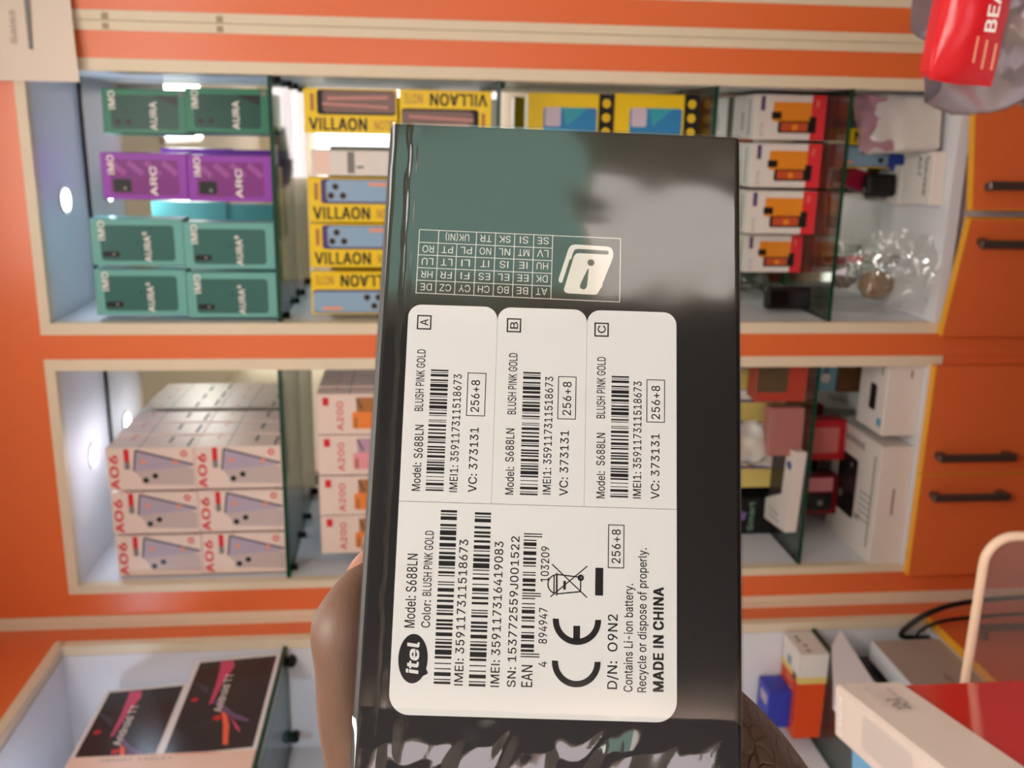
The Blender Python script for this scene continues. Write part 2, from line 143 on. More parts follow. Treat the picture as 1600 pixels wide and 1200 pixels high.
O 267 133,-3 112,-2 93,4 75,12 59,25 46,40 35,58 27,78 22,101 20,127 22,153 27,176 35,197 46,215 59,230 75,242 93,251 112,256 133,258 155,256 174,251 192,242 208,230 221,215 232,197 240,176 245,153 247,127 245,101 240,78 232,58 221,40 208,25 192,12 174,4 155,-2 133,26 155,29 175,38 191,52 204,72 210,88 214,106 215,127 214,148 210,166 204,182 191,202 175,216 155,225 133,228 112,225 92,216 75,202 63,182 57,166 53,148 52,127 53,106 57,88 63,72 75,52 92,38 112,29|8,7,59 59,58,8 9,8,58 58,57,9 57,56,9 10,9,56 56,55,10 11,10,55 1,63,2 0,36,1 63,1,36 51,17,16 62,3,2 2,63,62 51,16,52 15,52,16 3,62,4 62,61,4 5,4,61 61,60,5 6,5,60 7,6,60 59,7,60 11,55,54 12,11,54 13,12,54 54,53,13 14,13,53 53,52,14 52,15,14 19,49,20 37,35,34 49,19,50 18,50,19 33,38,34 37,34,38 20,49,48 48,21,20 29,28,41 42,41,28 28,27,42 43,42,27 44,43,27 27,26,44 45,44,26 26,25,45 38,33,32 39,38,32 32,31,39 40,39,31 31,30,40 30,29,40 29,41,40 45,25,46 25,24,46 24,23,46 47,46,23 23,22,47 48,47,22 21,48,22 36,0,35 35,37,36 17,51,50 50,18,17
P 222 30,0 30,254 118,254 144,252 166,244 183,231 195,215 202,195 204,174 202,152 195,133 183,116 166,104 144,96 118,93 55,93 55,121 116,121 134,123 149,128 159,136 167,147 171,160 172,174 171,188 167,201 159,211 148,219 134,224 116,226 62,226 62,0 62,121 62,93|15,16,0 1,0,16 15,0,31 16,15,32 16,32,30 1,16,30 18,14,13 13,19,18 27,3,28 2,28,3 15,31,33 14,18,17 28,2,29 30,29,2 1,30,2 20,12,11 21,20,11 11,10,21 10,9,21 22,21,9 9,8,22 8,23,22 23,8,24 8,7,24 25,24,7 7,6,25 6,5,25 26,25,5 4,26,5 19,13,12 12,20,19 26,4,27 3,27,4 14,17,33 17,32,33 15,33,32
R 224 30,0 30,254 118,254 145,252 167,244 183,232 195,217 202,198 205,176 202,154 195,136 183,120 166,109 145,101 118,99 48,99 48,128 117,128 135,129 149,133 160,141 167,150 171,162 173,176 171,190 167,202 159,212 149,220 134,224 116,226 62,226 62,0 177,0 115,115 151,115 214,0 62,128 62,99 123,99 156,105|15,16,0 1,0,16 15,0,31 16,15,37 16,36,30 1,16,30 34,19,18 27,3,28 2,28,3 15,31,37 38,13,33 13,34,33 17,33,18 28,2,29 30,29,2 1,30,2 20,12,11 21,20,11 11,10,21 10,9,21 22,21,9 23,22,9 9,8,23 8,7,23 24,23,7 25,24,7 7,6,25 6,5,25 26,25,5 4,26,5 13,38,32 13,32,39 34,13,39 12,20,34 19,34,20 26,4,27 3,27,4 14,33,37 33,17,36 36,37,33 36,16,37 33,14,38 34,18,33 12,34,39 32,35,39
S 223 112,-4 86,-2 64,5 46,15 32,30 23,48 19,68 52,68 55,55 62,44 71,35 83,29 97,26 112,25 128,26 143,30 155,37 165,46 171,57 173,70 171,81 166,89 158,96 148,102 136,107 122,111 92,120 72,126 56,135 43,145 30,163 26,186 29,206 37,224 51,238 69,249 90,256 114,258 137,256 158,249 175,238 189,224 197,208 200,189 169,189 163,206 151,219 134,227 112,229 97,228 84,224 73,218 64,209 59,199 58,188 60,176 65,167 74,160 85,154 96,150 106,147 132,140 144,136 156,132 168,126 179,119 189,110 197,99 202,85 204,69 201,50 193,32 180,17 162,5 147,0 130,-3|4,3,9 9,8,4 5,4,8 8,7,5 6,5,7 31,30,55 55,54,31 32,31,54 54,53,32 33,32,53 53,52,33 52,34,33 58,57,27 51,50,35 12,1,0 0,13,12 59,26,60 1,12,11 26,59,27 58,27,59 49,36,50 35,50,36 1,11,2 11,10,2 3,2,10 9,3,10 27,57,28 57,56,28 29,28,56 30,29,56 55,30,56 34,52,51 51,35,34 24,61,25 14,75,74 15,14,74 74,73,15 73,16,15 23,63,24 63,62,24 61,24,62 46,39,47 38,47,39 72,71,17 18,17,71 71,70,18 19,18,70 70,69,19 69,68,19 20,19,68 68,67,20 21,20,67 67,66,21 65,21,66 43,42,44 16,73,72 72,17,16 21,65,22 65,64,22 23,22,64 63,23,64 44,42,45 42,41,45 41,40,45 46,45,40 39,46,40 13,0,75 75,14,13 60,26,25 25,61,60 47,38,48 38,37,48 49,48,37 36,49,37
T 224 16,226 16,254 208,254 208,226 128,226 128,0 96,0 96,226|1,0,7 3,2,4 7,6,5 5,4,7 1,7,4 4,2,1
U 259 129,-4 110,-3 93,1 77,8 57,22 42,40 33,62 30,87 30,254 62,254 62,89 64,72 70,57 80,44 94,34 110,28 129,26 149,28 165,34 179,44 188,57 194,72 196,89 196,254 229,254 229,87 226,62 216,40 201,22 182,8 166,1 149,-3|7,6,11 11,10,7 8,7,10 10,9,8 1,15,2 15,14,2 3,2,14 13,3,14 3,13,4 13,12,4 5,4,12 6,5,12 11,6,12 16,31,17 17,31,30 18,17,30 30,29,18 29,19,18 26,25,21 22,21,25 25,24,22 23,22,24 19,29,28 28,27,19 20,19,27 27,26,20 26,21,20 31,16,0 1,0,16 15,1,16
V 240 102,0 8,254 42,254 96,103 101,88 108,69 113,53 118,35 124,15 117,15 123,36 129,54 133,69 140,88 145,103 197,254 231,254 139,0 120,27|2,1,3 9,7,0 7,6,0 5,0,6 3,1,0 4,3,0 0,5,4 15,14,16 16,14,17 13,17,14 10,8,17 11,10,17 12,11,17 17,13,12 9,0,17 17,8,9 9,8,18 8,10,18 7,9,18
W 343 78,0 8,254 41,254 82,98 85,85 88,73 93,47 96,33 98,20 95,20 97,33 100,47 103,60 106,73 112,98 153,254 190,254 231,98 234,85 237,73 243,47 246,33 249,20 244,20 247,33 249,47 252,60 255,73 261,98 302,254 335,254 265,0 228,0 184,161 180,178 176,196 172,215 168,237 175,237 171,216 167,197 164,179 159,161 115,0 96,30 246,31 171,218|3,0,4 0,3,1 2,1,3 8,10,44 8,44,9 8,9,0 9,7,0 7,6,0 6,5,0 4,0,5 12,11,43 40,39,15 39,37,15 8,0,43 10,8,43 43,11,10 41,40,15 36,35,16 38,36,16 23,22,45 22,24,45 27,26,31 28,27,31 31,30,28 30,29,28 22,23,31 24,22,31 25,24,31 31,26,25 31,23,32 23,21,32 20,32,21 35,34,16 20,19,32 38,37,46 15,37,38 38,16,15 7,9,44 14,42,15 42,41,15 34,33,17 17,16,34 21,23,45 14,13,42 18,17,33 33,32,18 19,18,32 37,39,46 36,38,46 12,43,13 43,42,13
X 237 9,0 109,142 109,118 15,254 52,254 89,200 96,190 102,181 107,172 112,164 116,156 122,146 116,146 126,164 131,172 136,181 149,200 187,254 223,254 129,119 129,143 228,0 191,0 146,65 134,83 129,90 125,98 120,106 115,116 122,116 117,106 113,98 108,91 103,83 91,65 46,0 101,130 119,151 137,131 118,109|0,35,34 4,3,5 2,32,31 1,2,28 12,10,1 10,9,1 8,1,9 32,2,33 34,33,2 2,1,36 6,5,1 7,6,1 1,8,7 29,28,39 25,19,26 26,19,27 29,27,19 11,29,19 19,20,11 20,13,11 17,16,18 22,21,23 19,25,24 24,23,19 19,23,38 20,19,38 16,15,20 15,14,20 13,20,14 2,31,30 28,2,30 1,28,29 29,11,1 12,1,11 12,11,37 11,13,37 5,3,1 36,1,3 0,34,36 34,2,36 10,12,37 18,16,38 16,20,38 23,21,38 28,30,39 27,29,39
Y 236 102,0 102,104 8,254 46,254 96,172 104,159 111,146 118,132 125,115 112,115 119,132 126,146 133,159 140,172 191,254 228,254 134,104 134,0 118,131|3,2,4 6,9,7 9,6,1 5,1,6 4,2,1 1,5,4 10,8,11 14,13,15 15,13,16 11,8,16 12,11,16 16,13,12 1,0,17 17,16,1 9,1,16 16,8,9 9,8,18 8,10,18 7,9,18
Z 219 21,0 21,23 137,193 145,204 153,215 162,227 170,238 174,227 158,227 143,226 127,226 111,226 20,226 20,254 198,254 198,231 84,64 76,52 67,40 49,17 45,27 61,28 76,28 92,28 107,29 200,29 200,0 57,28|20,1,19 19,1,0 24,23,0 19,0,23 23,22,19 22,21,19 20,19,27 18,17,20 1,20,17 17,16,1 1,16,2 6,5,7 6,7,15 15,14,6 15,2,16 3,2,15 15,7,3 4,3,7 7,5,4 5,6,8 9,8,6 10,9,6 11,10,6 6,14,11 24,0,26 26,25,24 13,12,11 11,14,13 19,21,27 18,20,27
a 195 80,-4 63,-3 47,2 34,11 24,22 17,37 15,54 17,69 22,80 29,90 39,97 50,102 63,105 76,108 89,110 117,113 126,115 133,117 136,121 138,127 138,128 137,139 133,148 128,156 120,161 110,164 98,165 85,164 75,161 66,156 59,150 54,144 50,137 20,146 29,161 39,173 52,182 66,188 82,191 97,192 108,192 119,190 131,186 143,180 153,172 161,160 167,145 168,126 168,0 138,0 138,26 136,26 132,19 126,12 118,6 108,1 95,-3 85,23 101,24 114,29 124,37 132,47 136,57 138,69 138,95 135,93 130,91 123,89 116,88 100,86 88,84 77,82 67,79 58,75 52,70 47,62 46,52 47,43 51,36 57,30 65,26 74,24|4,3,78 78,77,4 5,4,77 77,76,5 6,5,76 76,75,6 7,6,75 8,7,75 75,74,8 9,8,74 10,9,74 34,33,32 56,57,0 81,0,57 13,71,70 70,14,13 0,81,1 80,1,81 12,72,71 71,13,12 28,27,37 27,38,37 1,80,2 80,79,2 3,2,79 78,3,79 10,74,73 11,10,73 73,72,11 72,12,11 34,32,31 31,30,34 35,34,30 30,29,35 36,35,29 29,28,36 28,37,36 68,15,69 25,40,26 39,26,40 41,24,42 58,55,54 59,58,54 54,53,59 15,68,67 67,66,15 66,16,15 24,41,25 40,25,41 48,47,63 64,63,47 20,19,47 47,46,20 48,50,49 61,51,50 62,61,50 50,48,62 48,63,62 18,17,64 64,47,18 47,19,18 20,46,21 46,45,21 22,21,45 45,44,22 59,53,52 60,59,52 52,51,60 51,61,60 16,66,65 65,64,16 64,17,16 22,44,23 44,43,23 24,23,43 42,24,43 55,58,56 57,56,58 14,70,69 69,15,14 26,39,27 38,27,39
b 212 115,-4 99,-3 86,2 76,8 69,16 63,23 59,29 56,29 56,0 26,0 26,254 57,254 57,160 59,160 63,166 69,173 76,180 86,186 98,191 115,192 137,189 156,180 173,166 185,146 191,131 194,113 195,94 194,75 191,58 185,42 173,23 157,8 137,-1 110,23 126,26 140,33 150,44 158,58 163,75 164,95 163,114 158,131 150,145 140,156 126,163 110,165 94,163 81,156 70,145 62,131 58,114 56,95 58,75 63,58 70,43 81,32 94,26|9,8,7 10,9,51 53,52,7 9,7,52 51,9,52 10,51,50 12,10,50 50,49,12 46,18,17 2,56,3 56,55,3 4,3,55 15,14,47 16,15,47 47,46,16 46,17,16 4,55,5 55,54,5 6,5,54 7,6,54 53,7,54 12,49,48 13,12,48 48,47,13 47,14,13 10,12,11 33,1,0 0,34,33 44,19,45 43,21,20 34,0,32 32,35,34 43,20,44 19,44,20 29,28,37 38,37,28 28,27,38 39,38,27 27,26,39 26,25,39 40,39,25 25,24,40 41,40,24 24,23,41 35,32,31 31,30,35 36,35,30 30,29,36 29,37,36 41,23,42 23,22,42 43,42,22 21,43,22 56,2,1 1,33,56 18,46,45 45,19,18
c 198 104,-4 79,-1 58,8 41,23 28,43 22,58 18,75 17,94 18,113 22,130 28,146 41,165 58,180 79,189 104,192 117,191 130,189 142,184 153,178 162,170 170,161 176,150 181,138 151,131 149,138 145,145 141,150 135,155 128,159 121,162 113,164 104,165 86,162 73,155 62,144 54,129 50,112 48,94 50,75 54,59 62,44 73,33 86,26 104,23 113,24 121,26 129,29 135,33 141,38 146,44 149,51 152,59 181,51 177,39 171,28 163,19 153,11 142,4 130,0 117,-3|5,4,39 39,38,5 6,5,38 38,37,6 7,6,37 8,7,37 37,36,8 9,8,36 36,35,9 10,9,35 0,43,1 43,42,1 12,33,32 13,12,32 32,31,13 31,14,13 1,42,2 42,41,2 3,2,41 41,40,3 4,3,40 39,4,40 10,35,34 11,10,34 34,33,11 33,12,11 45,59,58 58,46,45 46,58,57 57,47,46 27,17,28 17,16,28 29,28,16 15,29,16 55,54,49 54,53,49 50,49,53 51,50,53 53,52,51 22,21,23 24,23,21 21,20,24 47,57,56 48,47,56 56,55,48 55,49,48 24,20,25 20,19,25 26,25,19 19,18,26 27,26,18 17,27,18 43,0,59 44,43,59 59,45,44 29,15,30 31,30,15 14,31,15
d 212 98,-4 75,-1 56,8 40,23 27,42 22,58 18,75 17,94 18,113 22,131 27,146 40,166 56,180 75,189 98,192 114,191 126,186 136,180 144,173 149,166 153,160 155,160 155,254 186,254 186,0 156,0 156,29 153,29 149,23 143,16 136,8 126,2 114,-3 102,23 118,26 132,32 142,43 150,58 154,75 156,95 154,114 150,131 142,145 132,156 118,163 102,165 86,163 72,156 62,145 54,131 50,114 48,95 50,75 54,58 62,44 73,33 86,26|5,4,53 53,52,5 6,5,52 52,51,6 7,6,51 8,7,51 51,50,8 9,8,50 50,49,9 10,9,49 1,55,2 0,33,56 45,14,46 13,46,14 0,56,1 55,1,56 46,13,47 12,47,13 2,55,3 55,54,3 4,3,54 53,4,54 10,49,48 11,10,48 48,47,11 47,12,11 34,32,31 44,16,15 17,43,18 34,31,30 35,34,30 30,29,35 43,17,44 16,44,17 24,23,39 24,26,25 39,23,40 21,40,23 38,37,26 26,24,38 24,39,38 40,21,41 35,29,28 28,27,35 36,35,27 27,26,36 26,37,36 41,21,42 21,20,42 43,42,20 20,19,43 18,43,19 21,23,22 33,0,32 32,34,33 44,15,45 14,45,15
e 202 106,-4 80,-1 58,8 41,23 28,42 22,58 18,75 17,93 18,112 22,129 28,145 40,165 58,180 78,189 103,192 118,191 133,187 147,180 160,170 170,157 179,141 184,121 186,97 186,85 37,85 37,110 169,110 155,101 153,119 149,134 141,147 131,157 118,163 103,165 87,163 73,157 62,147 54,135 50,121 48,105 48,89 50,69 55,53 64,40 76,31 90,25 106,23 117,24 127,26 135,31 143,36 149,44 153,53 182,45 177,32 168,20 156,10 141,2 125,-3 154,110 49,110 48,85|40,39,24 25,24,39 41,24,5 6,5,24 7,6,24 24,25,7 8,7,25 9,8,25 33,14,34 44,1,45 13,35,34 34,14,13 1,44,2 43,2,44 12,36,35 35,13,12 2,43,3 43,42,3 4,3,42 5,4,42 41,5,42 27,26,59 9,25,38 38,37,9 10,9,37 11,10,37 37,36,11 36,12,11 46,0,47 47,0,58 58,48,47 16,31,17 48,58,57 57,49,48 31,16,32 15,32,16 22,21,26 54,53,52 23,27,40 23,22,27 22,26,27 26,21,28 21,20,28 29,28,20 20,19,29 49,57,56 50,49,56 56,55,50 51,50,55 55,54,51 54,52,51 29,19,30 19,18,30 31,30,18 17,31,18 45,1,0 0,46,45 39,40,27 32,15,33 14,33,15 24,41,61 40,24,61 38,25,60 26,28,59 25,39,60 39,27,59 39,59,60 23,40,61
f 127 114,190 114,164 3,164 3,190 40,0 40,216 42,231 48,243 57,252 68,259 80,264 94,265 103,265 111,263 117,262 121,260 114,234 107,236 103,237 97,237 85,235 77,230 72,221 71,209 71,0 40,164 40,190 71,190 71,164|25,28,26 9,8,21 28,25,24 23,22,5 6,5,22 7,6,22 22,21,7 21,8,7 10,20,11 19,18,12 11,20,19 19,12,11 16,15,17 15,14,17 13,17,14 17,13,18 12,18,13 9,21,20 20,10,9 26,27,23 4,24,25 3,2,25 26,3,25 23,5,26 1,0,27 28,1,27 27,26,28
h 205 57,113 57,0 26,0 26,254 57,254 57,144 51,144 62,166 76,181 94,189 114,192 132,190 148,184 161,174 170,160 177,142 179,120 179,0 148,0 148,118 145,137 136,152 123,161 105,165 92,163 80,159 71,151 63,141 58,129 57,156|3,2,6 1,0,2 6,2,0 25,24,8 26,25,7 25,8,7 6,0,28 5,6,28 28,27,5 27,26,5 26,7,5 3,6,4 9,23,10 10,23,22 22,11,10 19,18,17 17,16,19 16,15,19 19,15,20 15,14,20 21,20,14 14,13,21 13,12,21 22,21,12 11,22,12 23,9,24 8,24,9 5,7,29 6,5,29 4,6,29
i 83 26,0 26,190 57,190 57,0 42,221 34,223 27,227 22,234 21,242 22,249 27,256 34,260 42,262 50,260 57,256 62,249 63,242 62,234 57,227 50,223|8,7,6 6,5,8 5,11,8 11,10,8 9,8,10 17,16,18 16,15,14 18,16,19 13,19,16 16,14,13 1,0,3 3,2,1 5,4,19 11,5,19 19,13,11 13,12,11
l 95 70,-1 50,2 37,10 29,24 26,42 26,254 57,254 57,49 58,38 60,31 65,27 73,26 80,26 85,27 90,1 81,0 75,-1|4,3,8 8,7,4 5,4,7 7,6,5 0,11,10 15,14,12 14,13,12 11,0,16 16,15,11 15,12,11 0,10,1 10,9,1 2,1,9 3,2,9 8,3,9
m 305 26,0 26,190 56,190 56,148 54,148 59,162 66,173 75,182 86,188 98,192 110,193 129,190 144,180 154,166 160,147 156,147 161,160 169,172 178,181 190,187 204,192 218,193 234,191 249,186 261,177 270,164 276,148 278,128 278,0 248,0 248,127 245,145 236,156 224,163 209,165 197,164 187,160 179,153 173,145 169,135 168,124 168,0 137,0 137,130 134,144 126,156 115,163 100,165 89,164 79,160 70,154 63,145 58,133 57,119 57,0 56,154 158,153|50,6,5 0,54,53 1,0,53 4,1,53 53,52,4 3,4,52 52,51,3 51,50,3 50,5,3 1,4,2 46,10,47 9,47,10 8,48,47 47,9,8 45,44,13 13,12,45 45,12,46 12,11,46 10,46,11 6,50,49 7,6,49 49,48,7 48,8,7 14,15,39 35,20,19 36,35,18 35,19,18 14,39,38 16,14,38 38,37,16 17,16,37 37,36,17 36,18,17 21,34,33 21,33,22 28,27,30 27,26,30 28,30,29 30,26,31 26,25,31 32,31,25 25,24,32 24,23,32 33,32,23 22,33,23 20,35,34 34,21,20 41,40,42 43,42,40 40,39,43 39,15,43 44,43,15 13,44,15 15,14,56 3,5,55 4,3,55 2,4,55 14,16,56 13,15,56
n 205 57,113 57,0 26,0 26,190 56,190 56,144 51,144 62,166 76,181 94,189 114,192 132,190 147,184 160,174 170,160 176,142 179,120 179,0 148,0 148,118 145,137 136,152 123,161 105,165 92,163 80,159 71,151 63,141 58,129 56,154|1,0,2 3,2,0 6,3,0 25,24,8 26,25,7 25,8,7 6,0,28 5,6,28 28,27,5 27,26,5 26,7,5 3,6,4 9,23,10 10,23,22 22,11,10 19,18,17 17,16,19 16,15,19 19,15,20 15,14,20 21,20,14 14,13,21 13,12,21 22,21,12 11,22,12 23,9,24 8,24,9 5,7,29 6,5,29 4,6,29
o 208 104,-4 79,-1 58,8 41,23 28,43 22,58 18,75 17,94 18,113 22,130 28,146 41,165 58,180 79,189 104,192 128,189 149,180 167,165 180,146 186,130 189,113 191,94 189,75 186,58 180,43 167,23 149,8 128,-1 104,23 121,26 135,33 146,44 154,59 158,75 160,94 158,112 154,129 146,144 135,155 121,162 104,165 86,162 73,155 62,144 54,129 50,112 48,94 50,75 54,59 62,44 73,33 86,26|5,4,48 48,47,5 6,5,47 47,46,6 7,6,46 8,7,46 46,45,8 9,8,45 0,28,1 28,51,1 1,51,2 50,2,51 42,41,12 41,13,12 2,50,3 50,49,3 4,3,49 48,4,49 9,45,44 10,9,44 44,43,10 11,10,43 43,42,11 42,12,11 39,15,40 14,40,15 29,27,26 26,30,29 38,16,39 15,39,16 23,22,33 34,33,22 22,21,34 21,20,34 35,34,20 20,19,35 36,35,19 19,18,36 30,26,25 31,30,25 25,24,31 32,31,24 24,23,32 23,33,32 36,18,37 18,17,37 38,37,17 16,38,17 28,0,27 27,29,28 13,41,40 40,14,13
p 212 26,-71 26,190 56,190 56,160 59,160 63,166 69,173 76,180 86,186 98,191 115,192 137,189 156,180 173,166 185,146 191,131 194,113 195,94 194,75 191,58 185,42 173,23 157,8 137,-1 115,-4 99,-3 86,2 76,8 69,16 63,23 59,29 57,29 57,-71 110,23 126,26 140,33 150,44 158,58 163,75 164,95 163,114 158,131 150,145 140,156 126,163 110,165 94,163 81,156 70,145 62,131 58,114 56,95 58,75 63,58 70,43 81,32 94,26|1,0,51 3,2,1 0,32,31 53,52,31 0,31,52 51,0,52 1,51,50 3,1,50 50,49,3 46,9,8 26,56,27 56,55,27 28,27,55 6,5,47 7,6,47 47,46,7 46,8,7 28,55,29 55,54,29 30,29,54 31,30,54 53,31,54 3,49,48 4,3,48 48,47,4 47,5,4 33,25,24 24,34,33 44,10,45 43,12,11 34,24,23 23,35,34 43,11,44 10,44,11 20,19,37 38,37,19 19,18,38 39,38,18 18,17,39 17,16,39 40,39,16 16,15,40 41,40,15 15,14,41 35,23,22 22,21,35 36,35,21 21,20,36 20,37,36 41,14,42 14,13,42 43,42,13 12,43,13 56,26,25 25,33,56 9,46,45 45,10,9
r 130 26,0 26,190 56,190 56,160 58,160 65,173 76,184 90,190 107,192 115,192 122,192 122,161 115,162 109,163 103,163 91,161 80,157 70,151 63,142 58,131 57,118 57,0|3,2,1 18,17,4 17,5,4 0,21,20 1,0,20 20,19,1 3,1,19 19,18,3 18,4,3 7,15,14 6,16,15 15,7,6 11,10,12 10,9,12 13,12,9 8,13,9 13,8,14 7,14,8 5,17,16 16,6,5
s 182 91,-4 72,-3 56,2 42,9 31,19 23,32 18,47 47,53 53,40 62,30 75,25 91,23 108,25 122,31 131,40 134,51 132,60 127,68 118,74 106,78 75,85 52,93 36,104 27,119 23,137 26,152 33,166 43,177 58,185 74,190 94,192 112,191 127,186 140,179 149,170 157,158 162,145 134,139 129,149 121,158 110,164 94,166 78,164 65,158 57,150 54,139 56,129 62,122 72,116 86,111 115,105 137,97 153,86 162,71 166,53 163,37 156,24 145,12 130,3 112,-2|5,4,8 8,7,5 6,5,7 24,23,45 25,24,45 48,20,49 0,11,1 11,10,1 28,43,42 42,29,28 1,10,2 10,9,2 3,2,9 4,3,9 8,4,9 20,48,21 48,47,21 22,21,47 47,46,22 23,22,46 45,23,46 25,45,44 26,25,44 27,26,44 44,43,27 43,28,27 40,31,41 30,41,31 12,59,58 58,13,12 18,50,19 39,32,40 31,40,32 14,57,56 56,55,14 15,14,55 55,54,15 54,53,15 16,15,53 53,52,16 36,35,37 13,58,57 57,14,13 16,52,17 52,51,17 18,17,51 50,18,51 37,35,38 35,34,38 39,38,34 34,33,39 32,39,33 11,0,59 59,12,11 49,20,19 19,50,49 29,42,41 41,30,29
t 114 102,190 102,164 3,164 3,190 32,236 63,236 63,49 64,38 68,31 75,26 85,25 93,26 101,27 107,1 102,0 96,-1 90,-2 84,-2 62,1 46,11 36,26 32,46 63,190 63,164 32,164 32,190|19,18,8 19,8,20 8,7,20 21,20,7 7,6,21 23,24,6 10,16,11 16,10,17 9,17,10 12,14,13 11,16,15 15,14,11 14,12,11 17,9,18 8,18,9 22,25,23 5,4,22 1,0,22 23,1,22 21,6,24 3,2,24 25,3,24 24,23,25 25,22,4
w 284 69,0 11,190 44,190 67,107 72,89 77,68 82,46 88,21 82,21 88,45 93,67 98,88 103,107 126,190 158,190 181,107 186,88 191,68 196,45 201,21 196,21 201,45 206,68 212,88 217,107 240,190 272,190 215,0 184,0 159,86 152,112 149,126 145,140 138,169 145,169 138,140 131,112 128,99 124,86 99,0 85,33 198,33 142,154|3,0,4 0,3,1 2,1,3 8,7,40 8,6,0 6,5,0 4,0,5 11,10,38 38,12,11 12,38,37 37,36,12 36,35,12 35,33,12 33,13,12 8,0,39 7,8,39 9,7,39 38,10,9 17,16,29 15,29,16 29,15,30 31,30,15 32,31,15 34,32,15 14,34,15 20,19,41 19,21,41 25,24,26 23,27,26 26,24,23 21,19,27 22,21,27 27,23,22 27,19,28 19,20,28 20,18,28 29,28,18 17,29,18 9,39,38 33,35,42 33,42,34 13,33,34 34,14,13 7,9,40 6,8,40 18,20,41 32,34,42
y 195 24,-69 31,-43 36,-44 44,-45 52,-44 59,-42 65,-37 71,-29 75,-18 81,-1 9,190 42,190 83,78 88,60 93,43 98,27 103,10 92,10 97,27 101,43 106,60 112,78 153,190 186,190 102,-29 96,-43 88,-54 80,-62 70,-68 58,-71 46,-73 39,-72 32,-72 27,-70 97,29|33,1,0 2,32,31 32,2,33 1,33,2 29,4,30 3,30,4 28,5,29 4,29,5 30,3,31 2,31,3 17,14,9 14,13,9 22,21,23 23,21,16 20,16,21 23,16,24 15,18,16 19,15,16 16,20,19 24,16,9 17,9,16 16,18,17 14,17,18 18,15,34 5,28,27 6,5,27 27,26,6 7,6,26 26,25,7 25,24,7 8,7,24 24,9,8 9,13,12 11,10,12 12,10,9 15,19,34 14,18,34
² 152 19,153 19,174 77,220 85,226 91,231 95,236 99,240 101,245 102,250 100,258 94,265 85,269 74,270 63,269 54,265 49,258 47,250 18,250 22,267 34,281 52,290 74,293 97,290 115,282 127,269 130,252 130,247 129,241 126,235 122,229 117,222 109,215 100,207 88,197 61,178 61,177 135,177 135,153|15,14,19 14,20,19 18,17,16 16,15,18 15,19,18 13,12,21 33,2,34 21,12,11 1,0,35 35,34,1 34,2,1 20,14,13 13,21,20 5,31,30 6,5,30 30,29,6 7,6,29 29,28,7 28,27,7 8,7,27 27,26,8 26,25,8 9,8,25 25,24,9 24,23,9 10,9,23 22,10,23 35,0,37 37,36,35 2,33,32 3,2,32 4,3,32 32,31,4 31,5,4 10,22,11 21,11,22
"""
_gl = {}
for ln_ in GLYPHS.strip('\n').split('\n'):
    c_, adv_, body_ = ln_[0], *ln_[2:].split(' ', 1)
    pt_, tri_ = body_.split('|')
    _gl[c_] = (int(adv_), [tuple(int(k)/254 for k in q.split(',')) for q in pt_.split()], [tuple(map(int, q.split(','))) for q in tri_.split()])
_tx = {}
def text_mesh(s, bold):
    """flat letters on a baseline, capitals 1 high; bold thickens the strokes"""
    if (s, bold) in _tx: return _tx[(s, bold)]
    vs = []; fs = []; pen = 0; d = .035*bold
    for c_ in s:
        if c_ == ' ': pen += .40; continue
        adv, gv, gf = _gl[c_]
        for k_, (dx, dy) in enumerate(((0, 0),) if not bold else ((-d, -d*.6), (-d, d*.6), (d, -d*.6), (d, d*.6))):
            n = len(vs); vs += [(pen+x+dx, y+dy, k_*.2) for x, y in gv]; fs += [tuple(i+n for i in t) for t in gf]
        pen += adv/254+d*1.2
    _tx[(s, bold)] = (vs, fs, min(v[0] for v in vs), max(v[0] for v in vs)); return _tx[(s, bold)]
CAP = 1.0
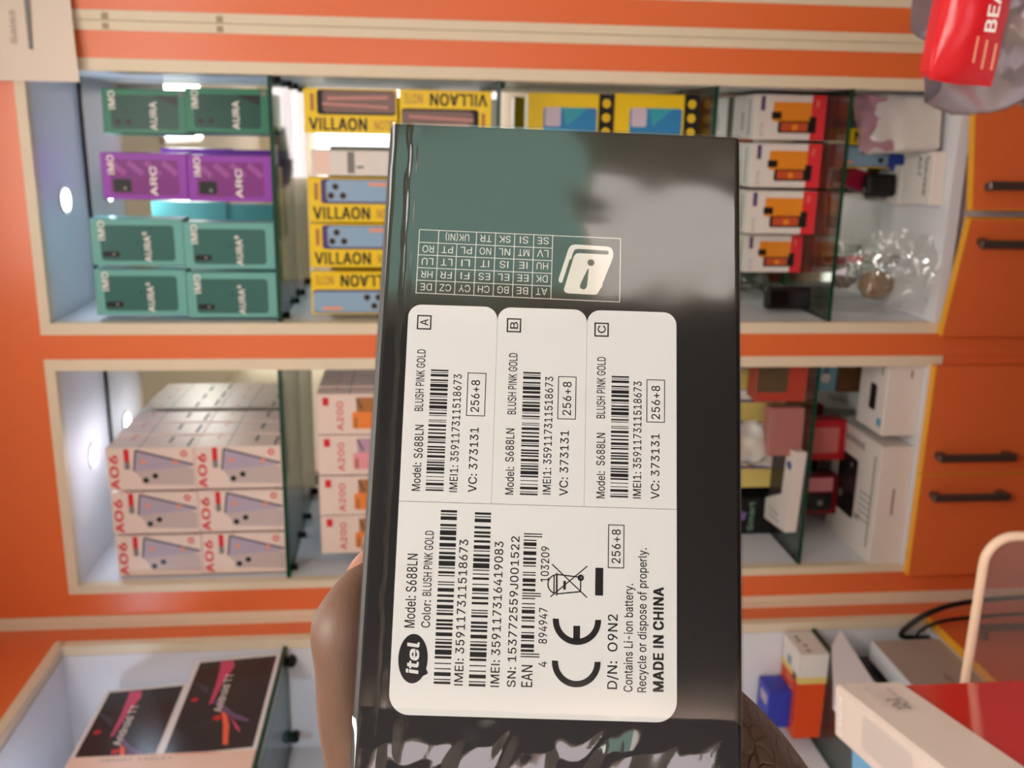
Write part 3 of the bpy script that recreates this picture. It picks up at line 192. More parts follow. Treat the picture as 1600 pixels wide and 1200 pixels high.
class MB:
    def __init__(s): s.v = []; s.f = []; s.mi = []; s.ms = []; s.sm = []
    def m(s, mt):
        if mt not in s.ms: s.ms.append(mt)
        return s.ms.index(mt)
    def add(s, vs, fs, mt, smooth=False):
        n = len(s.v); i = s.m(mt); s.v += [tuple(v) for v in vs]
        for f in fs: s.f.append(tuple(n+k for k in f)); s.mi.append(i); s.sm.append(smooth)
        return s
    def poly(s, pts, mt): return s.add(pts, [tuple(range(len(pts)))], mt)
    def bm(s, b, mt, X=None, smooth=False):
        b.verts.index_update()
        s.add([(X @ v.co if X else v.co) for v in b.verts], [[v.index for v in f.verts] for f in b.faces], mt, smooth); b.free(); return s
    def box(s, x0, x1, y0, y1, z0, z1, mt, bev=0, X=None, seg=1):
        b = bmesh.new(); bmesh.ops.create_cube(b, size=1)
        for v in b.verts: v.co = Vector(((x0+x1)/2+v.co.x*(x1-x0), (y0+y1)/2+v.co.y*(y1-y0), (z0+z1)/2+v.co.z*(z1-z0)))
        if bev: bmesh.ops.bevel(b, geom=list(b.edges), offset=bev, segments=seg, affect='EDGES', profile=.5)
        return s.bm(b, mt, X, False)
    def tube(s, pts, r, mt, seg=8, cap=True):
        pts = [Vector(p) for p in pts]; rs = r if isinstance(r, (list, tuple)) else [r]*len(pts)
        vs = []; fs = []; up = None
        for i, p in enumerate(pts):
            t = (pts[min(i+1, len(pts)-1)]-pts[max(i-1, 0)]).normalized()
            if up is None: up = t.orthogonal().normalized()
            up = (up - t*up.dot(t)).normalized(); q = t.cross(up)
            for k in range(seg):
                a = 2*math.pi*k/seg; vs.append(p+(up*math.cos(a)+q*math.sin(a))*rs[i])
        for i in range(len(pts)-1):
            for k in range(seg): fs.append((i*seg+k, i*seg+(k+1) % seg, (i+1)*seg+(k+1) % seg, (i+1)*seg+k))
        if cap: fs.append(tuple(reversed(range(seg)))); fs.append(tuple((len(pts)-1)*seg+k for k in range(seg)))
        return s.add(vs, fs, mt, seg > 6)
    # ---- flat printing on a frame
    def rect(s, f, x0, y0, x1, y1, mt, l=1): return s.poly([f.p(x0, y0, l), f.p(x1, y0, l), f.p(x1, y1, l), f.p(x0, y1, l)], mt)
    def pg(s, f, pts, mt, l=1): return s.poly([f.p(x, y, l) for x, y in pts], mt)
    def rr(s, f, x0, y0, x1, y1, r, mt, l=1, n=5, corners=(1, 1, 1, 1)):
        return s.pg(f, rrpts(x0, y0, x1, y1, r, n, corners), mt, l)
    def disc(s, f, x, y, r, mt, l=1, ry=None, n=20, a0=0, a1=360):
        ry = ry or r
        return s.pg(f, [(x+r*math.cos(math.radians(a0+(a1-a0)*k/n)), y+ry*math.sin(math.radians(a0+(a1-a0)*k/n))) for k in range(n if a1-a0 == 360 else n+1)], mt, l)
    def arc(s, f, x, y, r0, r1, a0, a1, mt, l=1, n=24):
        for k in range(n):
            a = math.radians(a0+(a1-a0)*k/n); b = math.radians(a0+(a1-a0)*(k+1)/n)
            s.pg(f, [(x+r0*math.cos(a), y+r0*math.sin(a)), (x+r1*math.cos(a), y+r1*math.sin(a)), (x+r1*math.cos(b), y+r1*math.sin(b)), (x+r0*math.cos(b), y+r0*math.sin(b))], mt, l)
        return s
    def line(s, f, a, b, wd, mt, l=1):
        dx, dy = b[0]-a[0], b[1]-a[1]; L = math.hypot(dx, dy) or 1; nx, ny = -dy/L*wd/2, dx/L*wd/2
        return s.pg(f, [(a[0]-nx, a[1]-ny), (b[0]-nx, b[1]-ny), (b[0]+nx, b[1]+ny), (a[0]+nx, a[1]+ny)], mt, l)
    def frame(s, f, x0, y0, x1, y1, t, mt, l=1):
        s.rect(f, x0, y0, x1, y0+t, mt, l); s.rect(f, x0, y1-t, x1, y1, mt, l); s.rect(f, x0, y0+t, x0+t, y1-t, mt, l); s.rect(f, x1-t, y0+t, x1, y1-t, mt, l); return s
    def text(s, f, t, x0, y, x1, cap, mt, l=1, bold=0):
        """t written from x0 to x1 on baseline y with capitals cap high"""
        vs, fs, a, b = text_mesh(t, bold); kx = (x1-x0)/(b-a); ky = cap/CAP
        return s.add([f.p(x0+(v[0]-a)*kx, y+v[1]*ky, l+v[2]) for v in vs], fs, mt)
    def build(s, name, parent=None, loc=None, rot=None, smooth=None):
        me = bpy.data.meshes.new(name); me.from_pydata(s.v, [], s.f)
        for mt in s.ms: me.materials.append(mt)
        me.polygons.foreach_set('material_index', s.mi); me.polygons.foreach_set('use_smooth', s.sm if smooth is None else [smooth]*len(s.f))
        me.update(); o = bpy.data.objects.new(name, me); C.objects.link(o)
        if parent: o.parent = parent
        if loc is not None: o.location = loc
        if rot is not None: o.rotation_euler = rot
        return o
def rrpts(x0, y0, x1, y1, r, n=5, corners=(1, 1, 1, 1)):
    pts = []
    for (cx, cy, a0, on) in ((x0+r, y0+r, 180, corners[0]), (x1-r, y0+r, 270, corners[1]), (x1-r, y1-r, 0, corners[2]), (x0+r, y1-r, 90, corners[3])):
        if not on: pts.append((x0 if a0 in (180, 90) else x1, y0 if a0 in (180, 270) else y1)); continue
        for k in range(n+1):
            a = math.radians(a0+90*k/n); pts.append((cx+r*math.cos(a), cy+r*math.sin(a)))
    return pts
def tag(o, label, cat, group=None):
    o['label'] = label; o['category'] = cat
    if group: o['group'] = group
    return o
def thing(name, label, cat, loc=(0, 0, 0), rot=(0, 0, 0), group=None):
    o = bpy.data.objects.new(name, None); C.objects.link(o); o.location = loc; o.rotation_euler = rot; o.empty_display_size = .03
    return tag(o, label, cat, group)
def struct(o): o['kind'] = 'structure'; return o
def dup(src, loc, rotz, label, group=None):
    c = src.copy(); C.objects.link(c); c.location = loc; c.rotation_euler = (0, 0, rotz); c['label'] = label
    if group: c['group'] = group
    for ch in src.children:
        d = ch.copy(); C.objects.link(d); d.parent = c
    return c

# ------------------------------------------------------------------ the room
PLASTER = mat('cream plaster', (232, 222, 200), .8, var=.04, vscale=2)
CEILM = mat('cream ceiling', (240, 232, 214), .8, var=.03, vscale=2)
FLOORM = mat('grey floor tile', (112, 104, 98), .35, var=.08, vscale=3)
struct(MB().box(-1.4, 3.2, -2.3, 2.2, -.1, 0, FLOORM).build('floor'))
struct(MB().box(-1.4, 3.2, -2.3, 2.2, 2.45, 2.85, CEILM).build('ceiling'))
struct(MB().box(-1.4, 3.2, 2.06, 2.2, 0, 2.45, PLASTER).build('wall_front'))
struct(MB().box(-1.4, 3.2, -2.3, -2.2, 0, 2.45, PLASTER).build('wall_back'))
struct(MB().box(-1.4, -1.25, -2.2, 2.06, 0, 2.45, PLASTER).build('wall_left'))
struct(MB().box(3.1, 3.2, -2.2, 2.06, 0, 2.45, PLASTER).build('wall_right'))
DARKREF = mat('dark added panel', (14, 13, 14), .08)
d = struct(MB().box(.62, 1.9, -2.2, -2.17, 0, 2.3, DARKREF).build('added_dark_panel'))  # added behind the camera, gives the box film its dark reflection
MB().box(.56, .62, -2.2, -2.14, 0, 2.38, CREAM).box(1.9, 1.98, -2.2, -2.14, 0, 2.38, CREAM).box(.62, 1.9, -2.2, -2.14, 2.3, 2.38, CREAM).build('added_panel_frame', d)  # surround of the added dark panel
TEAL = mat('teal lightbox', (150, 190, 178), .6, emit=2.2)
tag(MB().box(2.1, 2.95, -2.19, -2.12, 1.42, 2.25, TEAL).build('reflection_panel'), 'added teal glowing panel on the unseen back wall, reflected in the film', 'sign')  # invented glow on the unseen wall, gives the film a teal reflection
PALEGLOW = mat('pale lightbox', (238, 228, 220), .5, emit=3.6)
tag(MB().box(2.02, 2.5, -2.19, -2.16, .6, 1.38, PALEGLOW).build('reflection_panel'), 'added pale glowing panel under the teal one, reflected in the film', 'sign')  # invented too, for the pale reflection on the held box
tag(MB().box(-.3, .5, -2.19, -2.12, 1.0, 2.1, mat('lilac lightbox', (236, 222, 228), .5, emit=3.6)).build('reflection_panel'), 'added tall pale lilac glowing panel, unseen, reflected in the creased film', 'sign')  # added glow that brightens the film creases at the box's lower end
for i, (x, y, sx, sy, rad) in enumerate(CEILING_PANELS):
    LIT = mat('lamp diffuser %d' % i, (255, 251, 244), .5, emit=rad)
    t = thing('ceiling_light', ['ceiling panel lamp nearest the orange shelving', 'ceiling panel lamp to the right of the shelving', 'ceiling panel lamp over the customer area', 'ceiling panel lamp near the teal reflection panel', 'ceiling panel lamp in the back left corner'][i], 'light', (x, y, 2.45), group='ceiling panel lamps')
    MB().box(-sx/2-.02, sx/2+.02, -sy/2-.02, sy/2+.02, -.02, 0, WHITE).build('frame', t)
    MB().box(-sx/2, sx/2, -sy/2, sy/2, -.026, -.0205, LIT).build('diffuser', t)

# ------------------------------------------------------------------ shelving
FY, BY = 1.75, 2.01                 # front plane and mirror plane
TOP = 2.147
SPOTM = mat('spot diffuser', (205, 230, 255), .5, emit=SPOT)
unit = thing('display_shelving', 'tall orange laminate shelving with two lit bays and doors below', 'shelving', (0, FY, 0))
def U(y): return y-FY               # unit-local depth
def stile(x0, x1, z0=0, z1=2.45, name='front_stile'): MB().box(x0, x1, 0, .018, z0, z1, ORANGE).build(name, unit)
stile(.106, .150); stile(-.411, -.366, 0, 2.165); stile(-.920, -.873)
MB().box(-.873, .106, 0, .018, 2.165, 2.45, ORANGE).build('top_fascia', unit)
e = MB()
e.box(.150, .1655, -.003, .02, 0, 2.45, CREAM); e.box(-.9355, -.920, -.003, .02, 0, 2.45, CREAM); e.box(-.9455, -.936, -.004, .02, 0, 2.45, CREAM); e.build('side_edging', unit)
for x0, x1 in ((-.430, -.4115), (-.3655, -.363), (.1005, .1055), (-.8725, -.8745)): MB().box(min(x0, x1), max(x0, x1), 0, .018, 0, .468, ORANGE).build('front_stile', unit)
def bay(x0, x1, edge, seat):
    a, b = edge
    m_ = MB(); m_.box(x0-a, x1+b, -.002, .019, TOP, TOP+.018, CREAM)
    m_.box(x0-a, x0, -.002, .019, .469, TOP, CREAM); m_.box(x1, x1+b, -.002, .019, .469, TOP, CREAM); m_.build('bay_edging', unit)
    MB().box(x0-a, x0, .019, U(BY), .47, TOP, LAM).build('side_panel', unit)
    MB().box(x1, x1+b, .019, U(BY), .47, TOP, LAM).build('side_panel', unit)
    MB().box(x0-a, x1+b, .019, U(BY), TOP, TOP+.018, LAM).build('bay_ceiling', unit)
    MB().box(x0, x1, U(BY), U(BY)+.006, .497, TOP, MIRROR).build('mirror_back', unit)
    MB().box(x0, x1, U(BY)-.004, U(BY)-.0005, TOP-.006, TOP-.0005, DARK).build('mirror_edging', unit)
    MB().box(x0, x1, -.002, U(BY), seat-.022, seat, LAM).build('bay_floor', unit)
    MB().box(x0-a, x1+b, .02, U(BY), .02, .46, LAM).build('base_carcass', unit)
bay(-.345, .086, (.021, .020), .497); bay(-.857, -.432, (.016, .021), .497)
def shelf(x0, x1, z, y0=.012):
    m_ = MB(); y1 = U(BY)-.002
    vs = [(x0, y0, z-.008), (x1, y0, z-.008), (x1, y1, z-.008), (x0, y1, z-.008), (x0, y0, z), (x1, y0, z), (x1, y1, z), (x0, y1, z)]
    m_.add(vs, [(0, 3, 2, 1), (4, 5, 6, 7)], GLASS); m_.add(vs, [(0, 1, 5, 4), (1, 2, 6, 5), (2, 3, 7, 6), (3, 0, 4, 7)], GEDGE)
    o = m_.build('glass_shelf', unit)
    for x in (x0+.012, x1-.012):
        for y in (.05, y1-.05): MB().tube([(x-.0115 if x < (x0+x1)/2 else x+.0115, y, z-.013), (x, y, z-.013)], .005, DARK, 10).build('shelf_stud', o)
for z in (1.752, 1.356, .962, .708): shelf(-.345, .086, z)
for z in (1.757, 1.356, .962, .718): shelf(-.857, -.432, z)
for x, y in ((-.138, 1.878), (-.643, 1.895)):
    m_ = MB(); b = bmesh.new(); bmesh.ops.create_cone(b, segments=28, radius1=.028, radius2=.026, depth=.004, cap_ends=True)
    m_.bm(b, WHITE, Matrix.Translation((x, U(y), TOP-.002))); o = m_.build('downlight', unit)
    b = bmesh.new(); bmesh.ops.create_circle(b, segments=24, radius=.019, cap_ends=True)
    MB().bm(b, SPOTM, Matrix.Translation((x, U(y), TOP-.0046)) @ Matrix.Rotation(math.pi, 4, 'X')).build('spot_diffuser', o)
def cabinet_door(x_hinge, x_free, top, ang, parent, label=None):
    """a base-cabinet door hung at x_hinge, opened by ang degrees"""
    wd = x_free-x_hinge; s = 1 if wd > 0 else -1
    m_ = MB(); x0, x1 = sorted((0, wd))
    m_.box(x0, x1, -.018, 0, -top+.03, -.0015, ORANGE); m_.box(x0, x1, -.018, 0, -.0015, 0, YEDGE)
    xe = wd; m_.box(min(xe, xe+s*.001), max(xe, xe+s*.001), -.018, 0, -top+.03, 0, YEDGE)
    o = m_.build('door', parent, (x_hinge, -.003, top), (0, 0, -s*math.radians(ang)))
    h = MB(); hx = wd-s*.04
    h.box(hx-.008, hx+.008, -.046, -.036, -.182, -.017, HANDLE, .003); h.box(hx-.006, hx+.006, -.037, -.018, -.177, -.162, HANDLE); h.box(hx-.006, hx+.006, -.037, -.018, -.037, -.022, HANDLE)
    h.build('handle', o); return o
cabinet_door(.100, -.130, .489, 11, unit); cabinet_door(-.365, -.133, .489, 11, unit)
cabinet_door(-.428, -.650, .492, 0, unit); cabinet_door(-.874, -.654, .492, 0, unit)

right_unit = thing('display_shelving', 'orange laminate shelving edge with pale edging right of the lit bays', 'shelving', (0, FY, 0))
MB().box(.1665, .182, -.003, .25, 0, 2.45, CREAM).build('side_panel', right_unit)
MB().box(.182, .226, 0, .018, 0, 2.45, ORANGE).build('front_stile', right_unit)
MB().box(.226, .245, -.002, .02, 0, 2.45, CREAM).build('side_edging', right_unit)
MB().box(.245, .9, .2, .22, 0, 2.45, LAM).build('back_panel', right_unit)

left_unit = thing('display_shelving', 'orange corner shelving unit on the left holding tablets and a router', 'shelving', (-.945, 1.735, 0))
def lb(x0, x1, y0, y1, z0, z1, mt, name): return MB().box(x0+.945, x1+.945, y0-1.735, y1-1.735, z0, z1, mt).build(name, left_unit)
lb(-.963, -.945, 1.698, 1.7455, 0, 2.45, ORANGE, 'front_stile'); lb(-.963, -.944, 1.678, 1.698, .47, 2.165, CREAM, 'side_edging')
lb(-.963, -.945, .95, 1.698, 2.180, 2.45, ORANGE, 'top_fascia'); lb(-.963, -.944, .95, 1.698, 2.162, 2.180, CREAM, 'top_edging')
lb(-1.2, -.964, 1.678, 1.70, .47, 2.16, LAM, 'side_panel'); lb(-1.22, -1.18, .95, 1.678, .47, 2.16, LAM, 'back_panel')
lb(-1.2, -.964, .95, 1.678, 2.160, 2.178, LAM, 'bay_ceiling'); lb(-1.2, -.9585, .95, 1.676, .445, .468, LAM, 'bay_floor')
lb(-1.2, -.97, .95, 1.69, .02, .44, LAM, 'base_carcass')
for z in (1.757, .712):
    x0, x1, y0, y1 = -1.178+.945, -.957+.945, .96-1.735, 1.676-1.735
    vs = [(x0, y0, z-.008), (x1, y0, z-.008), (x1, y1, z-.008), (x0, y1, z-.008), (x0, y0, z), (x1, y0, z), (x1, y1, z), (x0, y1, z)]
    m_ = MB().add(vs, [(0, 3, 2, 1), (4, 5, 6, 7)], GLASS).add(vs, [(0, 1, 5, 4), (1, 2, 6, 5), (2, 3, 7, 6), (3, 0, 4, 7)], GEDGE)
    o = m_.build('glass_shelf', left_unit)
    for x in (-.985, -1.15): MB().tube([(x+.945, 1.6785-1.735, z-.016), (x+.945, 1.660-1.735, z-.016)], .009, DARK, 10).build('shelf_stud', o)
b = bmesh.new(); bmesh.ops.create_cone(b, segments=28, radius1=.028, radius2=.026, depth=.004, cap_ends=True)
o = MB().bm(b, WHITE, Matrix.Translation((-1.075+.945, 1.34-1.735, 2.158))).build('downlight', left_unit)
b = bmesh.new(); bmesh.ops.create_circle(b, segments=24, radius=.019, cap_ends=True)
MB().bm(b, SPOTM, Matrix.Translation((-1.075+.945, 1.34-1.735, 2.1554)) @ Matrix.Rotation(math.pi, 4, 'X')).build('spot_diffuser', o)
dl = MB().box(-.018, 0, .96-1.735, 1.69-1.735, .03, .4665, ORANGE).box(-.018, 0, .96-1.735, 1.69-1.735, .4665, .468, YEDGE).build('door', left_unit, (.006, 0, 0))
MB().box(.018, .03, -.16, -.145, .26, .42, HANDLE, .003).box(0, .02, -.158, -.147, .27, .28, HANDLE).box(0, .02, -.158, -.147, .40, .41, HANDLE).build('handle', dl)

# ------------------------------------------------------------------ cartons: body mesh with its printing; front faces -Y, base at z=0
def carton(w_, d_, h_, base, draw=None, side=None, bev=.0012, topdraw=None):
    m_ = MB().box(-w_/2, w_/2, 0, d_, 0, h_, base, bev)
    if draw: draw(m_, F((-w_/2, 0, 0), (1, 0, 0), (0, 0, 1)), w_*1000, h_*1000)
    if side: side(m_, F((w_/2, 0, 0), (0, 1, 0), (0, 0, 1)), d_*1000, h_*1000)
    if topdraw: topdraw(m_, F((-w_/2, 0, h_), (1, 0, 0), (0, 1, 0)), w_*1000, d_*1000)
    return m_
TG = mat('light teal card', (110, 172, 165), .3); TGP = mat('teal phone print', (52, 102, 96), .3)
DG = mat('green card', (46, 120, 92), .3); DGP = mat('dark green phone print', (20, 72, 60), .3)
PU = mat('purple card', (148, 62, 176), .3); PUP = mat('plum phone print', (128, 46, 128), .3); PUL = mat('light plum streak', (160, 80, 160), .3)
LENS = mat('camera lens print', (26, 26, 26), .3)
def aura(m_, f, w_, h_, panel=TGP, word='AURA²', cams='bar'):
    m_.rr(f, w_*.10, h_*.10, w_*.86, h_*.90, 6, panel, 1)
    m_.text(f, 'IMO', w_*.54, h_*.845, w_*.95, 11, PRINTW, 4, 1)
    m_.text(f, word, w_*.08, h_*.36, w_*.72, 11, PRINTW, 4, 1)
    if cams == 'bar':
        m_.rr(f, w_*.18, h_*.70, w_*.30, h_*.885, 4, LENS, 2); m_.disc(f, w_*.24, h_*.765, 2.6, GREY, 3)
        m_.disc(f, w_*.5, h_*.5, 2.2, DGP, 2)
    elif cams == 'dots':
        for k in (.70, .82): m_.disc(f, w_*.26, h_*k, 5, LENS, 2)
        m_.disc(f, w_*.5, h_*.72, 2.2, LENS, 2)
        m_.pg(f, [(w_*.62, h_*.10), (w_*.86, h_*.10), (w_*.86, h_*.42), (w_*.74, h_*.25)], LENS, 2); m_.disc(f, w_*.9, h_*.06, 5, GREY, 3)
    else:
        for k in range(4): m_.line(f, (w_*.80, h_*(.88-.2*k)), (w_*.55, h_*(.72-.2*k)), 9, PUL, 2)
        m_.rr(f, w_*.16, h_*.66, w_*.44, h_*.87, 3, LENS, 3); m_.disc(f, w_*.24, h_*.735, 3.2, GREY, 4)
G_IMO = 'phone boxes on the upper right glass shelf'
Z1 = 1.7525
src = carton(.083, .055, .160, TG, lambda m_, f, w_, h_: aura(m_, f, w_, h_)).build('phone_box')
tag(src, 'light teal phone box, bottom of the pair against the middle post', 'box', G_IMO); src.location = (-.2975, 1.772, Z1); src.rotation_euler = (0, 0, .01)
dup(src, (-.208, 1.772, Z1), .005, 'light teal phone box, bottom of the pair beside the purple boxes')
dup(src, (-.293, 1.772, Z1+.1605), .015, 'light teal phone box, top of the pair against the middle post')
dup(src, (-.203, 1.775, Z1+.1605), 0, 'light teal phone box, top of the pair beside the purple boxes')
src = carton(.080, .055, .146, PU, lambda m_, f, w_, h_: aura(m_, f, w_, h_, PUP, 'ARC', 'block')).build('phone_box')
tag(src, 'purple phone box, lower of the purple pair', 'box', G_IMO); src.location = (-.090, 1.775, Z1)
dup(src, (-.088, 1.775, Z1+.1465), 0, 'purple phone box, upper of the purple pair')
src = carton(.075, .06, .142, DG, lambda m_, f, w_, h_: aura(m_, f, w_, h_, DGP, 'AURA', 'dots')).build('phone_box')
tag(src, 'dark green phone box, lower of the dark green pair', 'box', G_IMO); src.location = (.026, 1.772, Z1); src.rotation_euler = (0, 0, .10)
dup(src, (.022, 1.785, Z1+.1425), .08, 'dark green phone box, upper of the dark green pair')

# white boxes with red lettering, stacked three wide in the middle bay
SILV = mat('silver phone print', (196, 176, 172), .3); NAVY = mat('dark phone edge print', (62, 58, 74), .3); LILAC = mat('lilac print', (178, 162, 180), .35); PEACH = mat('peach print', (230, 150, 120), .35)
def a06(m_, f, w_, h_):
    m_.text(f, 'A', w_*.03, h_*.875, w_*.27, 15, RED, 2, 1.4); m_.text(f, 'O6', w_*.30, h_*.875, w_*.84, 15, RED, 2, 1.4)
    m_.rect(f, w_*.68, h_*.74, w_*.98, h_*.80, RED, 2); m_.rect(f, w_*.50, h_*.74, w_*.68, h_*.80, GREY, 2)
    m_.pg(f, [(w_*.93, h_*.66), (w_*.46, h_*.70), (w_*.14, h_*.56), (w_*.10, h_*.02), (w_*.50, h_*.02)], SILV, 1)
    m_.pg(f, [(w_*.96, h_*.66), (w_*.44, h_*.70), (w_*.50, h_*.40), (w_*.56, h_*.02), (w_*.62, h_*.02)], LILAC, 2)
    m_.line(f, (w_*.95, h_*.665), (w_*.60, h_*.02), 3.5, NAVY, 3); m_.line(f, (w_*.95, h_*.665), (w_*.46, h_*.70), 3, NAVY, 3)
    m_.disc(f, w_*.68, h_*.58, 5, PEACH, 3); m_.disc(f, w_*.66, h_*.22, 5, PEACH, 3)
    for a, b in ((.24, .57), (.34, .46)): m_.disc(f, w_*a, h_*b, 9, SILV, 4); m_.disc(f, w_*a, h_*b, 5.5, LENS, 5)
    m_.disc(f, w_*.86, h_*.12, 6.5, RED, 3); m_.disc(f, w_*.86, h_*.12, 4, PINKW, 4); m_.rect(f, w_*.82, h_*.115, w_*.9, h_*.125, RED, 5)
def a06side(m_, f, d2, h_):
    m_.rect(f, 0, h_*.62, d2, h_*.63, GREY, 1); m_.rect(f, d2*.1, h_*.06, d2*.8, h_*.10, GREY, 1); m_.rect(f, d2*.4, h_*.30, d2*.9, h_*.34, GREY, 1)
    m_.disc(f, d2*.75, h_*.78, 4, RED, 1)
Z2 = 1.7575
src = carton(.0845, .074, .1615, PINKW, a06, a06side).build('phone_box')
G_A = 'white phone boxes with red numerals in the middle bay'
pos = []
names = ('right', 'middle', 'left')
for c in range(3):
    for r in range(2):
        lab = 'white phone box with red numerals, %s row, %s column of the front stack' % (('bottom', 'top')[r], names[c])
        loc = (-.629-.0905*c-.001*r, 1.772+.004*c, Z2+.162*r)
        if c == r == 0: tag(src, lab, 'box', G_A); src.location = loc
        else: dup(src, loc, random.uniform(-.01, .01), lab)
for k in (1, 2):
    for r in range(2): dup(src, (-.629+.002*k, 1.772+.0755*k, Z2+.162*r), 0, 'white phone box with red numerals, %s row, %s behind the front stack' % (('bottom', 'top')[r], ('second', 'deepest')[k-1]))

# white boxes with red lettering and orange or pink phone picture, second tier of the middle bay
OPH = mat('orange phone print', (238, 132, 60), .3); OP2 = mat('brown orange print', (176, 112, 62), .3); PPH = mat('pink phone print', (232, 150, 160), .3); PP2 = mat('mauve print', (190, 150, 170), .3)
def a200(c1, c2):
    def dr(m_, f, w_, h_):
        m_.text(f, 'A200', w_*.10, h_*.70, w_*.82, 12, RED, 2, .6); m_.rect(f, w_*.72, h_*.86, w_*.92, h_*.93, RED, 2)
        m_.rr(f, w_*.54, h_*.02, w_*.92, h_*.55, 5, c2, 1); m_.rr(f, w_*.14, h_*.02, w_*.56, h_*.60, 5, c1, 2); m_.line(f, (w_*.9, h_*.55), (w_*.62, h_*.48), 3, NAVY, 3)
        m_.rect(f, w_*.16, h_*.54, w_*.42, h_*.575, OP2, 3); m_.disc(f, w_*.30, h_*.22, 3, NAVY, 3)
    return dr
G_B = 'white phone boxes with coloured phone pictures, second tier of the middle bay'
so = carton(.080, .05, .166, PINKW, a200(OPH, OP2), a06side).build('phone_box'); sp = carton(.080, .05, .166, PINKW, a200(PPH, PP2), a06side).build('phone_box')
zB = 1.3565
labs = ['white phone box with orange picture, at the right end of the upper row', 'white phone box with pink picture, second from right in the upper row', 'white phone box with orange picture, third from right in the upper row', 'white phone box with orange picture, left end of the row by the hand']
tag(so, labs[0], 'box', G_B); so.location = (-.526, 1.772, zB+.1665); tag(sp, labs[1], 'box', G_B); sp.location = (-.608, 1.772, zB+.1665)
dup(so, (-.691, 1.772, zB+.1665), .01, labs[2]); dup(so, (-.774, 1.776, zB+.1665), -.01, labs[3])
for k, x in enumerate((-.526, -.608, -.691, -.774)): dup(so, (x, 1.772, zB), 0, 'white phone box in the lower row, %s from the right, behind the held box' % ('first', 'second', 'third', 'fourth')[k])
for k in (1, 2, 3): dup(so, (-.524, 1.772+.0515*k, zB+.1665), 0, 'white phone box behind the right end one, %s in depth' % ('second', 'third', 'fourth')[k-1])

# yellow boxes with black sideways lettering, second tier of the right bay
SKYB = mat('pale blue phone print', (142, 172, 200), .25); PUR = mat('dark purple print', (84, 62, 112), .3); BRN = mat('brown phone print', (120, 92, 84), .25); BR2 = mat('pink streak print', (190, 130, 120), .3)
def villaon(phone, edge, brown=False):
    def dr(m_, f, w_, h_):
        m_.rr(f, w_*.42, h_*.02, w_*.97, h_*.86, 6, edge, 1); m_.rr(f, w_*.47, h_*.02, w_*.95, h_*.80, 7, phone, 2)
        if brown:
            m_.line(f, (w_*.78, h_*.75), (w_*.82, h_*.1), 6, BR2, 3); m_.line(f, (w_*.66, h_*.8), (w_*.6, h_*.1), 5, BR2, 3)
        else:
            for a, b in ((.80, .70), (.60, .75), (.60, .62)): m_.disc(f, w_*a, h_*b, 6.5, GREY, 3); m_.disc(f, w_*a, h_*b, 5, LENS, 4)
            m_.rect(f, w_*.82, h_*.12, w_*.9, h_*.34, PEACH, 3)
        g = F(f.p(w_*.08, h_*.95), -f.ey, f.ex, f.k, f.lift)          # lettering runs down the box
        m_.text(g, 'VILLAON', 0, 0, h_*.62, w_*.26, BLACK, 3, 1.4); m_.text(g, 'NOTE', h_*.70, w_*.02, h_*.9, w_*.20, OP2, 3, .5)
        m_.rect(g, h_*.02, w_*.42, h_*.06, w_*.8, OP2, 2)
    return dr
G_V = 'yellow phone boxes on the second right glass shelf'
vs_ = carton(.079, .055, .163, YELLOW, villaon(SKYB, PUR)).build('phone_box')
zV = 1.3565
tag(vs_, 'yellow phone box with blue picture, next to the white box', 'box', G_V); vs_.location = (-.125, 1.774, zV+.1715)
dup(vs_, (-.2065, 1.774, zV+.1715), 0, 'yellow phone box with blue picture, middle of the blue row')
vd = dup(vs_, (-.2935, 1.774, zV+.1715+.163), 0, 'yellow phone box standing upside down against the middle post'); vd.rotation_euler = (0, math.pi, 0)
for k, x in enumerate((-.125, -.2065, -.2935)): dup(vs_, (x, 1.774, zV+.004), 0, 'yellow phone box underneath the blue row, %s, behind the held box' % ('first', 'second', 'third')[k])
vb = carton(.076, .055, .163, YELLOW, villaon(BRN, BLACK, True)).build('phone_box')
tag(vb, 'yellow phone box with brown picture, upper right corner of second tier', 'box', G_V); vb.location = (.029, 1.774, zV+.1735)
vd = dup(vb, (.030, 1.774, zV+.170), 0, 'yellow phone box with brown picture upside down, under its twin'); vd.rotation_euler = (0, math.pi, 0)
def plainside(m_, f, w_, h_):
    m_.rect(f, w_*.05, h_*.80, w_*.95, h_*.97, mat('pale pink print', (240, 205, 190), .4), 1); m_.rect(f, w_*.1, h_*.52, w_*.95, h_*.60, GREY, 1); m_.rect(f, w_*.3, h_*.42, w_*.4, h_*.5, GREY, 1)
wb = carton(.044, .075, .16, WHITE, plainside).build('carton')
tag(wb, 'narrow white carton between yellow boxes of brown and blue picture', 'box'); wb.location = (-.060, 1.776, zV+.1675)
tag(carton(.044, .075, .166, WHITE).build('carton', None, (-.060, 1.776, zV)), 'narrow white carton under the white carton between the yellow boxes', 'box')

